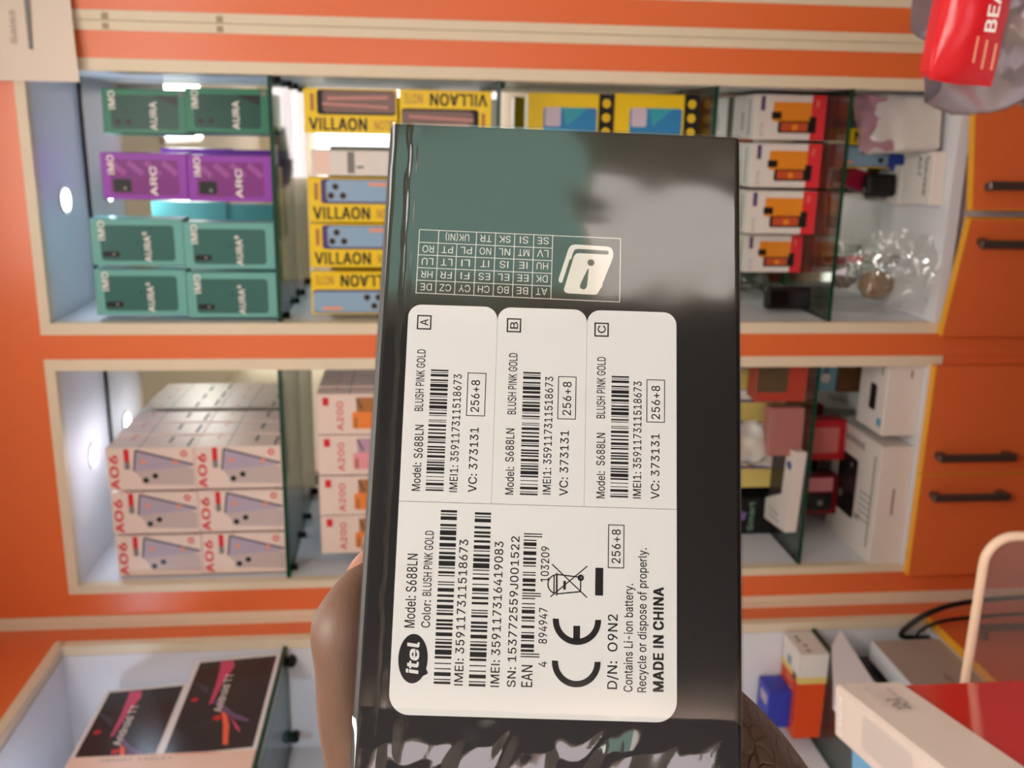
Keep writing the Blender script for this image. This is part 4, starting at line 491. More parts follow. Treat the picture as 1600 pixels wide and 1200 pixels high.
# yellow boxes with white and blue picture and black end, third tier
CYB = mat('blue picture print', (50, 130, 186), .3); LAV = mat('pale lilac print', (206, 190, 204), .3)
def tier3(m_, f, w_, h_):
    m_.rr(f, w_*.12, h_*.20, w_*.70, h_*.82, 6, CYB, 1); m_.rr(f, w_*.30, h_*.62, w_*.70, h_*.80, 4, LAV, 2); m_.pg(f, [(w_*.3, h_*.55), (w_*.7, h_*.3), (w_*.7, h_*.6)], mat('teal print', (60, 160, 180), .3), 2)
    m_.rect(f, 0, 0, w_, h_*.18, BLACK, 2)
    for x in (.20, .5, .80): m_.disc(f, w_*x, h_*.09, 8, YELLOW, 3); m_.line(f, (w_*x-5, h_*.09), (w_*x+5, h_*.09), 1, OP2, 4); m_.line(f, (w_*x, h_*.09-5), (w_*x, h_*.09+5), 1, OP2, 4)
t3 = carton(.086, .06, .163, YELLOW, tier3).build('phone_box')
G_T = 'yellow phone boxes with blue picture and black foot'
tag(t3, 'yellow box with black foot, lower one on the third right shelf', 'box', G_T); t3.location = (.030, 1.85, .9625)
dup(t3, (.028, 1.85, 1.1265), 0, 'yellow box with black foot, stacked on its twin at the right')

# white boxes with red foot and orange phone
OR2 = mat('amber phone print', (232, 140, 40), .3); FIRE = mat('fiery screen print', (196, 84, 50), .3)
def redfoot(m_, f, w_, h_):
    m_.rect(f, 0, 0, w_, h_*.20, RED, 1)
    m_.rr(f, w_*.40, h_*.20, w_*.84, h_*.74, 3, OR2, 2); m_.rect(f, w_*.46, h_*.62, w_*.62, h_*.76, LENS, 3)
    m_.rr(f, w_*.15, h_*.12, w_*.42, h_*.66, 3, LENS, 2); m_.rr(f, w_*.19, h_*.24, w_*.39, h_*.62, 2, FIRE, 3); m_.disc(f, w_*.28, h_*.42, 6, OR2, 4); m_.rect(f, w_*.40, h_*.12, w_*.52, h_*.22, LENS, 3)
    m_.text(f, 'X7TI', w_*.06, h_*.86, w_*.36, 7, GREY, 2); m_.rect(f, w_*.64, h_*.86, w_*.96, h_*.92, PUR, 2); m_.text(f, 'itel', w_*.74, h_*.10, w_*.9, 7, PEACH, 2)
def greytop(m_, f, w_, d_): m_.rect(f, w_*.1, d_*.2, w_*.9, d_*.25, GREY, 1); m_.rect(f, w_*.2, d_*.5, w_*.6, d_*.56, GREY, 1)
rf = carton(.084, .13, .141, WHITE, redfoot, topdraw=greytop).build('phone_box')
G_R = 'white phone boxes with red foot and amber picture'
tag(rf, 'white phone box with red foot, at the right end by the side panel', 'box', G_R); rf.location = (.036, 1.862, .7085)
for k, x in enumerate((-.055, -.1455)): dup(rf, (x, 1.862+.002*k, .7085), .012*k, ('white phone box with red foot, second from the right', 'white phone box with red foot, third from the right')[k])
rs = dup(rf, (-.2335, 1.915, .7085), .02, 'smaller white phone box with red foot, left end of its row'); rs.scale = (.9, .7, .86)
bp_ = MB().box(-.023, .023, 0, .024, 0, .094, BLACK, .007, seg=3)
f_ = F((-.023, 0, 0), (1, 0, 0), (0, 0, 1)); bp_.rr(f_, 7, 50, 39, 86, 3, mat('dark screen', (12, 14, 16), .2), 1); bp_.rect(f_, 9, 9, 37, 40, mat('dark keypad', (28, 28, 30), .5), 1)
tag(bp_.build('small_phone', None, (-.314, 1.84, .7085)), 'small black phone standing left of the white boxes with red feet', 'phone')
cup = MB().tube([(0, 0, 0), (0, 0, .002), (0, 0, .04), (0, 0, .055)], [.018, .021, .022, .022], clear('clear plastic', (.93, .95, .93), .1, .05, white=.08), 16)
tag(cup.build('clear_cup', None, (-.318, 1.90, .7085)), 'small clear plastic cup behind the small black phone', 'cup')

# bottom of the right bay
ZB = .4975
vsl = dup(vs_, (-.020, 1.945, ZB+.163), 0, 'yellow phone box with blue picture low at the back by the white bag'); vsl.rotation_euler = (0, math.pi, .05)
FILM = clear('milky bag film', (.86, .84, .82), .08, .15, white=.55); PKF = clear('pink bag film', (.62, .36, .46), .06, .2, white=.45)
def crumple(fn, nu, nv, mt, amp, sc_, name, seed=0):
    """a sheet fn(u,v) crumpled by noise"""
    vs = []
    for i in range(nu+1):
        for j in range(nv+1):
            p = Vector(fn(i/nu, j/nv)); q = p*sc_+Vector((seed, seed*.7, seed*.3)); vs.append(p+noise.noise_vector(q)*amp)
    fs = [(i*(nv+1)+j, (i+1)*(nv+1)+j, (i+1)*(nv+1)+j+1, i*(nv+1)+j+1) for i in range(nu) for j in range(nv)]
    return MB().add(vs, fs, mt, True)
t = thing('wrapped_box', 'pale grey box in a milky bag at the right of the bottom shelf', 'box', (.030, 1.79, ZB+.0115), (math.radians(-14), 0, .12))
MB().box(-.048, .05, 0, .045, 0, .125, WHITE, .006, seg=3).build('carton', t)
def bag_fn(a, b):
    th = a*2*math.pi; r = 1+.04*math.sin(5*th+b*4); return (.054*r*math.copysign(abs(math.cos(th))**.4, math.cos(th)), .0235+.032*r*math.copysign(abs(math.sin(th))**.4, math.sin(th)), .004+b*.132)
crumple(bag_fn, 48, 14, FILM, .004, 40, 'bag').build('bag', t)
crumple(lambda a, b: (-.05+.10*a, -.006-.012*b, .085+.065*b+.02*a), 20, 12, PKF, .007, 45, 'tissue', 3).build('pink_tissue', t)
m_ = carton(.10, .115, .026, WHITE); f_ = F((.05, .115, .026), (-1, 0, 0), (0, -1, 0))
m_.text(f_, 'Spacewar', 8, 84, 84, 15, INK, 1, .6); m_.text(f_, 'A07', 8, 58, 46, 14, INK, 1, .6)
tag(m_.build('phone_box', None, (-.072, 1.775, ZB), (0, 0, .03)), 'flat white box with two lines of black lettering on the bottom shelf', 'box')
MAR = mat('maroon card', (150, 24, 52), .35)
m_ = MB().box(-.02, .02, 0, .03, 0, .10, MAR, .001); f_ = F((-.02, 0, 0), (1, 0, 0), (0, 0, 1)); m_.rect(f_, 8, 60, 24, 66, BLACK, 1); m_.rect(f_, 8, 30, 24, 36, BLACK, 1)
tag(m_.build('slim_box', None, (-.105, 1.972, ZB+.0058), (0, math.radians(16), 0)), 'slim maroon box leaning behind the black pouch', 'box')
m_ = MB().box(-.023, .023, 0, .03, 0, .062, BLACK, .008, seg=3); m_.pg(F((-.023, 0, 0), (1, 0, 0), (0, 0, 1)), [(8, 12), (38, 20), (34, 50), (12, 44)], DARK, 2)
tag(m_.build('pouch', None, (-.092, 1.915, ZB+.0222), (math.radians(-4), 0, .1)), 'small black pouch standing behind the flat white box', 'pouch')
tag(MB().box(-.04, .04, 0, .055, 0, .0195, WHITE, .002).build('carton', None, (-.092, 1.905, ZB)), 'low white carton that the small black pouch stands on', 'box')
m_ = MB(); m_.disc(F((-.02, 0, 0), (1, 0, 0), (0, 0, 1)), 20, 20, 16, mat('cobalt print', (40, 66, 160), .4), 1); 
t = MB().box(-.018, .018, 0, .004, 0, .030, mat('cobalt card', (44, 70, 160), .4), .0015).build('blue_tag', None, (-.046, 1.935, ZB+.0), (math.radians(-10), 0, 0))
tag(t, 'small blue card tag beside the black pouch', 'tag')
# clear plastic bag with a brown ball of nuts
BROWN = mat('brown crumbs', (128, 88, 34), .7, bump=.9, bscale=300, var=.5, vscale=260)
b = bmesh.new(); bmesh.ops.create_icosphere(b, subdivisions=4, radius=1)
for v in b.verts:
    n_ = 1+.12*noise.noise(v.co*2.2)+.07*noise.noise(v.co*7); v.co = Vector((v.co.x*.032*n_, v.co.y*.022*n_, v.co.z*.036*n_+.034))
ball = MB().bm(b, BROWN, None, True).build('brown_bundle', None, (-.300, 1.93, ZB+.003)); tag(ball, 'round brown lump inside the crumpled clear plastic bag', 'bundle')
BAGC = clear('clear bag film', (.95, .95, .94), .10, .08, white=.07)
crb = crumple(lambda a, b2: (-.185-.155*a+.012*math.sin(b2*5), 1.885-.03*math.sin(math.pi*a)-.10*(1-b2), ZB+.004+.155*b2), 34, 30, BAGC, .010, 30, 'bag', 9).build('plastic_bag')
tag(crb, 'crumpled clear plastic bag at the left of the bottom shelf', 'bag')
for k, (x, c_, lb_) in enumerate(((-.238, (150, 20, 36), 'small bottle with dark red cap behind the clear bag'), (-.224, (206, 100, 110), 'small bottle with pink cap behind the clear bag'))):
    t = thing('small_bottle', lb_, 'bottle', (x-.02*k*0-.02, 1.99-.07*k, ZB), group='small capped bottles')
    MB().tube([(0, 0, 0), (0, 0, .055), (0, 0, .07), (0, 0, .085)], [.010, .010, .006, .005], clear('clear plastic', (.93, .95, .93), .1, .05), 14).build('bottle_body', t)
    MB().tube([(0, 0, .078), (0, 0, .108)], .0085, mat('cap %d' % k, c_, .35), 14).build('cap', t)
tag(MB().tube([(0, 0, 0), (0, 0, .13)], .004, WHITE, 10).build('white_stick', None, (-.117, 2.0, ZB)), 'thin white stick standing at the mirror behind the glass', 'stick')

# ------------------------------------------------------------------ lower middle bay
CRY = mat('pale gold card', (214, 190, 110), .4); INDG = mat('indigo swoosh print', (70, 56, 120), .4)
def gold(m_, f, w_, h_):
    m_.rect(f, w_*.0, 0, w_*.62, h_, CRY, 1); m_.pg(f, [(w_*.60, h_*.02), (w_*.70, h_*.3), (w_*.72, h_), (w_*.64, h_), (w_*.62, h_*.5)], INDG, 2)
G_G = 'white and gold boxes with indigo swoosh'
gd = carton(.070, .055, .150, WHITE, gold).build('phone_box')
tag(gd, 'white and gold box with indigo swoosh, at the right end of its row', 'box', G_G); gd.location = (-.482, 1.90, .7185)
for k in (1, 2, 3): dup(gd, (-.482-.0725*k, 1.90-.01*(k == 3), .7185), 0, 'white and gold box with indigo swoosh, %s from the right' % ('second', 'third', 'fourth')[k-1])
def gem(m_, f, w_, h_):
    m_.pg(f, [(w_*.3, h_*.72), (w_*.52, h_*.62), (w_*.6, h_*.42), (w_*.4, h_*.45)], mat('violet gem print', (140, 110, 180), .3), 1); m_.pg(f, [(w_*.5, h_*.8), (w_*.7, h_*.62), (w_*.6, h_*.42), (w_*.45, h_*.6)], mat('mauve gem print', (110, 90, 150), .3), 1)
    m_.text(f, 'Smart', w_*.08, h_*.30, w_*.9, 13, mat('pale green print', (120, 150, 130), .4), 1, 1)
tag(carton(.084, .06, .14, BLACK, gem).build('gift_box', None, (-.812, 1.915, .7185), (0, 0, 0)), 'black box with violet gem picture at the left of the shelf', 'box')
# white cut-out phone case package on the front edge of the glass
t = thing('case_package', 'white notched phone case package with blue dot lying on the glass shelf', 'package', (-.70, 1.80, .7185))
def slab(m_, pts, z0, z1, mt):
    n = len(pts); vs = [(x, y, z0) for x, y in pts]+[(x, y, z1) for x, y in pts]
    m_.add(vs, [tuple(reversed(range(n))), tuple(range(n, 2*n))]+[(i, (i+1) % n, (i+1) % n+n, i+n) for i in range(n)], mt); return m_
def prism(m_, pts, y0, y1, mt):
    n = len(pts); vs = [(x, y0, z) for x, z in pts]+[(x, y1, z) for x, z in pts]
    m_.add(vs, [tuple(range(n)), tuple(reversed(range(n, 2*n)))]+[(i, i+n, (i+1) % n+n, (i+1) % n) for i in range(n)], mt); return m_
m_ = slab(MB(), [(.086, -.033), (.081, .011), (-.022, .018), (-.064, .103), (-.110, .100), (-.094, -.018)][::-1], 0, .024, WHITE)
f_ = F((0, 0, .024), (0, -1, 0), (1, 0, 0)); m_.disc(F((0, 0, .024), (1, 0, 0), (0, 1, 0)), 50, -8, 9, mat('cobalt print', (40, 66, 160), .4), 1, 12)
m_.text(f_, 'POWER', -75, -78, -25, 7, INK, 1); m_.text(f_, 'Protector', -75, -91, -15, 7, INK, 1)
m_.build('carton', t)
slab(MB(), [(.078, .013), (.078, .093), (-.058, .093), (-.021, .020)], .001, .022, mat('dark phone', (52, 46, 46), .3)).build('dark_window', t)
crb = crumple(lambda a, b2: (-.565-.10*a, 1.84-.03*math.sin(3*a), .80+.075*b2-.02*a), 24, 16, FILM, .010, 35, 'bag', 5).build('plastic_bag')
for v in crb.data.vertices:
    if v.co.z < .7195: v.co.z = .7195
tag(crb, 'crumpled grey plastic bag lying over the gold boxes', 'bag')
m_ = MB().box(-.04, .04, 0, .05, 0, .105, mat('dull red card', (176, 66, 50), .4), .001); m_.rr(F((-.04, 0, 0), (1, 0, 0), (0, 0, 1)), 20, 40, 78, 104, 4, mat('olive print', (92, 76, 54), .4), 1)
tag(m_.build('carton', None, (-.478, 1.80, .7185), (0, 0, -.05)), 'dull red carton at the right end of the glass shelf', 'box')
m_ = MB().box(-.05, .05, 0, .04, 0, .07, mat('dusty pink card', (170, 110, 104), .4), .001)
tag(m_.build('carton', None, (-.580, 1.795, .7185), (0, 0, .05)), 'dusty pink carton next to the dull red carton', 'box')

# below the glass: sky-blue pack, red boxes, earbuds box, big white headphone box
SKY = mat('sky blue card', (120, 168, 186), .4)
def blue(m_, f, w_, h_):
    m_.rect(f, 0, h_*.42, w_, h_, mat('lilac grey card', (176, 168, 186), .4), 1); m_.text(f, 'BOX', w_*.4, h_*.2, w_*.9, 10, NAVY, 2, 1); m_.disc(f, w_*.42, h_*.55, 14, WHITE, 2); m_.disc(f, w_*.30, h_*.25, 11, WHITE, 2)
tag(carton(.10, .04, .10, SKY, blue).build('carton', None, (-.489, 1.955, .585), (0, 0, -.05)), 'sky blue carton at the back under the glass shelf', 'box')
tag(carton(.10, .05, .0875, mat('brown card', (96, 66, 40), .5, var=.3, vscale=60)).build('carton', None, (-.489, 1.945, ZB), (0, 0, -.02)), 'brown carton underneath the sky blue carton', 'box')
CRIM = mat('crimson card', (186, 28, 40), .3)
def redw(m_, f, w_, h_): m_.rr(f, w_*.18, h_*.12, w_*.82, h_*.8, 4, mat('rose window print', (200, 110, 104), .3), 1)
tag(carton(.09, .05, .130, CRIM, redw).build('carton', None, (-.640, 1.92, ZB+.0685), (0, 0, .05)), 'crimson carton with pale window at the back of the big white box', 'box')
def redb(m_, f, w_, h_): m_.rr(f, w_*.1, h_*.1, w_*.55, h_*.7, 3, LENS, 1); m_.disc(f, w_*.3, h_*.3, 7, GREY, 2); m_.rect(f, w_*.6, h_*.1, w_*.95, h_*.6, PPH, 1)
tag(carton(.09, .04, .13, mat('deep red card', (120, 14, 22), .35), redb).build('carton', None, (-.772, 1.93, ZB+.0685), (0, 0, .03)), 'deep red carton with black picture at the back left under the glass', 'box')
def ear(m_, f, w_, h_):
    m_.rr(f, w_*.30, h_*.26, w_*.72, h_*.62, 3, LENS, 1); m_.rect(f, w_*.10, h_*.30, w_*.24, h_*.44, mat('cyan print', (70, 160, 190), .4), 1); m_.rect(f, w_*.85, h_*.1, w_*.92, h_*.22, GREY, 1)
m_ = carton(.146, .115, .072, WHITE)
f_ = F((-.073, 0, .072), (1, 0, 0), (0, 1, 0)); m_.rr(f_, 42, 38, 96, 66, 4, LENS, 1); m_.rect(f_, 16, 8, 32, 26, mat('cyan print', (70, 160, 190), .4), 1); m_.rect(f_, 120, 20, 138, 26, GREY, 1)
m_.rect(F((-.073, 0, 0), (1, 0, 0), (0, 0, 1)), 120, 20, 136, 25, GREY, 1)
tag(m_.build('earbuds_box', None, (-.507, 1.762, ZB), (0, 0, 0)), 'white flat box with small dark picture right of the big white box', 'box')
m_ = carton(.258, .222, .068, WHITE)
f_ = F((-.129, .222, .068), (0, -1, 0), (1, 0, 0))
m_.rr(f_, 38, 62, 128, 196, 9, LENS, 1); m_.disc(f_, 60, 100, 9, GREY, 2); m_.disc(f_, 100, 178, 5, GREY, 2)
m_.text(f_, 'HEADPHONE', 40, 226, 150, 14, INK, 1, 1); m_.text(f_, 'Wireless', 12, 212, 52, 8, GREY, 1); m_.text(f_, 'ANC', 134, 72, 160, 12, INK, 1, 1)
for k in range(5): m_.rect(f_, 150, 80+14*k, 196, 83+14*k, GREY, 1)
m_.rect(f_, 196, 30, 202, 230, GREY, 1); m_.rect(F((-.129, 0, 0), (1, 0, 0), (0, 0, 1)), 110, 30, 168, 35, GREY, 1)
tag(m_.build('headphone_box', None, (-.731, 1.757, ZB), (0, 0, math.radians(0))), 'big white flat box with black picture lying on the bottom shelf', 'box')
# ------------------------------------------------------------------ left unit contents
TAB = mat('dark tablet print', (44, 36, 38), .25); MAG = mat('magenta swirl print', (206, 70, 110), .3); VIO = mat('violet swirl print', (110, 80, 120), .3); ORS = mat('orange swirl print', (240, 100, 70), .3)
def tabl(m_, f, w_, h_):
    m_.rect(f, 9, 8, w_-9, h_-8, TAB, 1)
    P = lambda a, b: (7+(w_-14)*a, 7+(h_-14)*b)
    # swirl ribbons
    m_.pg(f, [P(.98, .72), P(.98, .56), P(.90, .52), P(.72, .60), P(.50, .64), P(.48, .68), P(.7, .68), P(.88, .70)], MAG, 2)
    m_.pg(f, [P(.50, .62), P(.42, .52), P(.30, .30), P(.26, .14), P(.29, .15), P(.36, .34), P(.52, .58)], VIO, 2)
    m_.pg(f, [P(.40, .50), P(.24, .42), P(.06, .36), P(.05, .30), P(.24, .35), P(.36, .42)], ORS, 2); m_.pg(f, [P(.36, .4), P(.2, .22), P(.16, .20), P(.2, .26)], MAG, 2)
    m_.pg(f, [P(.6, .75), P(.75, .97), P(.77, .97), P(.66, .74)], NAVY, 2)
    m_.text(f, 'Android TT', w_*.40, h_*.50, w_*.80, 13, PRINTW, 3, .6)
    m_.disc(f, w_*.34, h_*.52, 7, RED, 3); m_.disc(f, w_*.55, h_*.84, 6, RED, 3)
def leftbox(name, label, cat, y_far, y_near, z0, h_, d_, draw, base, x=-.972, lean=8, group=None, yaw=0):
    """a box in the left unit with its face towards +X, leaning back"""
    w_ = y_far-y_near
    m_ = MB().box(-d_, 0, -w_/2, w_/2, 0, h_, base, .0015)
    if draw: draw(m_, F((0, -w_/2, 0), (0, 1, 0), (0, 0, 1)), w_*1000, h_*1000)
    o = m_.build(name, None, (x, (y_far+y_near)/2, z0), (0, -math.radians(lean), yaw)); return tag(o, label, cat, group)
TB = mat('pale tablet card', (232, 226, 226), .3)
leftbox('tablet_box', 'front dark tablet box with magenta swirl standing on the glass', 'box', 1.662, 1.365, 1.7575, .158, .03, tabl, TB, -.962, 4, 'dark tablet boxes')
leftbox('tablet_box', 'rear dark tablet box with magenta swirl, raised behind the front one', 'box', 1.64, 1.345, 1.926, .15, .03, tabl, TB, -1.005, 4, 'dark tablet boxes')
leftbox('tablet_box', 'lowest dark tablet box hidden behind the front tablet box', 'box', 1.64, 1.345, 1.7575, .166, .03, None, TB, -1.006, 0, 'dark tablet boxes')
def pinkp(m_, f, w_, h_):
    g = F(f.p(w_-8, h_-8), -f.ey, f.ex, f.k, f.lift); m_.text(g, 'SMART TABLET', 40, -8, 150, 6, GREY, 1); m_.rect(g, 150, 1, 220, 4, PEACH, 1)
leftbox('carton', 'pinkish white carton at the left end of the tablet shelf', 'box', 1.362, 1.14, 1.7575, .285, .05, pinkp, mat('pinkish card', (236, 200, 184), .35), -.958, 0)
# lower: orange and white carton on the glass
t = MB().box(-.185, 0, -.085, 0, 0, .056, mat('vivid orange card', (214, 72, 24), .35), .001)
for f_, dep in ((F((-.185, -.085, 0), (1, 0, 0), (0, 0, 1)), 56), (F((-.185, -.085, .056), (1, 0, 0), (0, 1, 0)), 85)):
    t.rect(f_, 135, 0, 185, dep, WHITE, 1); t.rect(f_, 121, 0, 135, dep, mat('pale yellow print', (226, 196, 110), .4), 1)
f_ = F((0, -.085, 0), (0, 1, 0), (0, 0, 1)); t.rect(f_, 0, 0, 85, 56, WHITE, 1)
for a, b in ((14, 36), (34, 34), (52, 40), (66, 40)): t.disc(f_, a, b, 5, GREY, 2)
f_ = F((-.185, -.085, .056), (1, 0, 0), (0, 1, 0)); t.rect(f_, 121, 12, 135, 30, mat('olive print', (92, 76, 54), .4), 2); t.rect(f_, 137, 40, 155, 60, mat('steel blue print', (120, 140, 150), .4), 2); t.text(f_, 'LM', 60, 26, 112, 30, PEACH, 2)
tag(t.build('carton', None, (-.962, 1.672, .7125), (0, 0, 0)), 'orange, yellow and white carton on the lower left glass shelf', 'box')
# things on the floor of the left unit
pts = [(1.650, .664), (1.594, .706), (1.472, .756), (1.40, .788), (1.36, .79), (1.36, .4685), (1.40, .4685), (1.43, .66), (1.467, .683)]
vs = [(-.954, y, z) for y, z in pts]+[(-.948, y, z) for y, z in pts]; n = len(pts)
env = MB().add(vs, [tuple(range(n)), tuple(reversed(range(n, 2*n)))]+[(i, i+n, (i+1) % n+n, (i+1) % n) for i in range(n)], mat('white envelope', (244, 238, 244), .5)).build('envelope')
tag(env, 'white pointed envelope leaning at the front of the left unit', 'envelope')
leftbox('router_box', 'pale grey flat box with dark oval mark beside the black cables', 'box', 1.625, 1.405, .4685, .143, .04, lambda m_, f, w_, h_: (m_.rect(f, 2, 2, w_-2, h_-3, mat('taupe card', (170, 156, 146), .45), 0.5), m_.disc(f, w_*.36, h_*.42, 15, GREY, 1, 7), m_.disc(f, w_*.36, h_*.42, 12, mat('taupe print', (150, 132, 122), .5), 2, 4.5)), LAM, -.959, 0)
t = MB().box(-.02, .02, -.075, .072, 0, .188, BLACK, .008, seg=3)
tag(t.build('power_adapter', None, (-1.026, 1.58, .4685), (0, 0, 0)), 'black plastic power adapter between the envelope and the router box', 'adapter')
def smooth_path(P, n=8):
    P = [Vector(p) for p in P]; out = []
    for i in range(len(P)-1):
        a, b, c, d_ = P[max(i-1, 0)], P[i], P[i+1], P[min(i+2, len(P)-1)]
        for k in range(n):
            t = k/n; out.append(.5*((2*b)+(c-a)*t+(2*a-5*b+4*c-d_)*t*t+(3*b-a-3*c+d_)*t**3))
    return out+[P[-1]]
CAB = mat('black cable', (20, 18, 18), .4)
t = MB().tube(smooth_path([(-.975, 1.655, .473), (-.965, 1.648, .535), (-.935, 1.640, .525), (-.905, 1.635, .485), (-.888, 1.635, .42), (-.880, 1.635, .3), (-.878, 1.64, .01)]), .0055, CAB, 8)
tag(t.build('cable', None), 'thicker black cable arching out of the left unit', 'cable')
t = MB().tube(smooth_path([(-.972, 1.640, .473), (-.962, 1.636, .510), (-.938, 1.63, .50), (-.920, 1.625, .46), (-.911, 1.62, .38), (-.907, 1.62, .25), (-.905, 1.62, .01)]), .004, CAB, 8)
tag(t.build('cable', None), 'thinner black cable hanging just below the thicker one', 'cable')
t = MB().box(-.08, .0, -.06, .0, 0, .046, mat('royal blue card', (52, 60, 170), .4), .001); t.rr(F((-.08, -.06, .046), (1, 0, 0), (0, 1, 0)), 44, 10, 66, 46, 6, LILAC, 1)
tag(t.build('carton', None, (-1.055, 1.668, .769), (0, 0, 0)), 'royal blue carton lying on the left end of the orange carton', 'box')

# ------------------------------------------------------------------ paper notice taped over the upper right corner
def sheet(a, b):
    x = .066+.30*a; z = 2.052+.40*b; curl = .012*max(0, 1-3*b)**2*max(0, 1-2*a) + .004*math.sin(6*a+3*b); return (x, 1.742-curl-.002, z+.012*a)
p_ = crumple(sheet, 24, 30, mat('notice paper', (232, 214, 200), .8), .0006, 20, 'p'); f_ = F((.066, 1.733, 2.052), (1, 0, 0), (0, 0, 1))
for y, x0, x1 in ((130, 60, 150), (148, 10, 110), (168, 10, 80)): p_.rect(f_, x0, y, x1, y+3, mat('faded ink', (176, 158, 148), .8), 0)
p_.text(f_, 'Sales', 58, 95, 110, 10, mat('faded ink', (176, 158, 148), .8), 0); p_.rect(f_, 50, 70, 130, 77, GREY, 0)
tag(p_.build('paper_notice'), 'white paper notice taped over the top right corner of the shelving', 'paper')
f_ = F((.1505, 1.7465, 0), (1, 0, 0), (0, 0, 1))
STAIN = mat('old tape mark', (172, 152, 124), .7)
for z in (2003, 1818):
    for x0, x1 in ((1.5, 11), (17, 27)): MB().rect(f_, x0, z, x1, z+11, STAIN, 1).build('tape_mark', unit, (0, -FY, 0))

# ------------------------------------------------------------------ counter in front and what lies on it
cn = thing('sales_counter', 'low sales counter between the camera and the shelving', 'counter', (0, 0, 0))
MB().box(-1.1, .7, .4, .93, .68, .70, LAM).build('counter_top', cn); MB().box(-1.08, .68, .43, .90, 0, .68, ORANGE).build('counter_body', cn)
yaw = math.radians(13)
t = MB().box(-.15, .0, -.30, 0, 0, .16, mat('gloss red card', (206, 32, 40), .12, coat=.5), .002)
tag(t.build('red_box', None, (-.524, .803, .865), (0, 0, yaw)), 'glossy red box in clear wrap under the white box on the counter', 'box')
tag(MB().box(-.16, 0, -.3, 0, 0, .164, WHITE, .002).build('carton', None, (-.53, .80, .7005), (0, 0, yaw)), 'white carton on the counter underneath the glossy red box', 'box')
WB = mat('gloss white card', (228, 208, 198), .25)
t = MB().box(-.052, 0, -.33, 0, 0, .068, WB, .003)
f_ = F((0, -.33, 0), (0, 1, 0), (0, 0, 1)); t.rr(f_, 252, 20, 316, 46, 13, mat('sticker film', (214, 196, 186), .3), 1)
t.text(f_, '12+1', 258, 27, 284, 13, INK, 2, .8); t.text(f_, 'Months Warranty', 270, 22, 312, 4, GREY, 2)
f_ = F((-.052, -.33, .068), (1, 0, 0), (0, 1, 0)); t.text(f_, 'CAMON', 6, 312, 44, 7, PRINTW, 1, 1); t.rr(f_, 12, 180, 44, 270, 5, mat('pale print', (206, 190, 182), .3), 1)
tag(t.build('phone_box', None, (-.519, .802, 1.0255), (0, 0, yaw)), 'glossy white box with round-ended sticker lying on the red box', 'box')
t = MB().box(-.05, 0, -.30, 0, 0, .05, mat('sky picture card', (110, 170, 214), .25), .002); t.rect(F((-.05, -.30, .05), (1, 0, 0), (0, 1, 0)), 5, 150, 45, 235, PRINTW, 1)
tag(t.build('carton', None, (-.573, .79, 1.0255), (0, 0, yaw)), 'sky blue and white box left of the glossy white box', 'box')
# rounded acrylic sign holder
ac = thing('acrylic_stand', 'clear acrylic panel with rounded corner and pale thick edge on the counter', 'stand', (-.70, .88, .7005))
outline = rrpts(0, .0, .296, .202, .03, 8, (0, 0, 1, 1)); outline = [(x, z) for x, z in outline]
n = len(outline)
vs = [(x, 0, z) for x, z in outline]+[(x, .006, z) for x, z in outline]
MB().add(vs, [tuple(range(n)), tuple(reversed(range(n, 2*n)))], clear('acrylic', (.86, .80, .77), .05, .05, white=.05)).build('panel', ac)
MB().tube([(x, .003, z) for x, z in outline]+[(outline[0][0], .003, outline[0][1])], .0052, mat('frosted acrylic edge', (238, 206, 178), .3), 8).build('edge', ac)
# red pack wrapped in clear plastic at lower right
RPK = mat('red pouch film', (206, 30, 40), .25, bump=.5, bscale=30)
SILF = mat('silver grey film', (168, 158, 166), .16, metal=.55, bump=1, bscale=40, var=.45, vscale=30)
pk = thing('plastic_pack', 'red pouch with white lettering in crinkled clear wrap at right of the counter', 'pack', (.115, .82, .7005))
def pillow(w_, h_, th, y, amp, sd, mt, nm, back=False):
    def fn(a, b):
        ex = (math.sin(math.pi*a)*math.sin(math.pi*b))**.5 if 0 < a < 1 and 0 < b < 1 else 0
        return (-w_/2+w_*a, y+(th if back else -th)*ex, h_*b)
    return crumple(fn, 36, 36, mt, amp, 28, nm, sd)
front = pillow(.15, .058, .02, -.03, .003, 2, RPK, 'p'); front.box(-.07, .07, -.03, -.005, .004, .054, RPK, .004)
f_ = F((-.075, -.063, 0), (1, 0, 0), (0, 0, 1))
front.text(f_, 'BEA', 38, 26, 70, 9, PRINTW, 0, 1); front.rect(f_, 66, 12, 96, 22, mat('pale pouch window', (206, 190, 196), .4), 0)
for k, (a, b) in enumerate(((14, 34), (10, 32), (10, 30))): front.rect(f_, a, 38-8*k, b, 40-8*k, PEACH, 0)
front.build('red_pouch', pk, (.002, 0, .318), (0, math.radians(4), 0))
def wrapf(a, b): 
    th = a*2*math.pi; return (.110*math.cos(th)*(1-.08*b**3)+.020, .045*math.sin(th)+.026, .016+.326*b)
crumple(wrapf, 60, 26, SILF, .014, 34, 'w', 7).build('crinkled_wrap', pk)

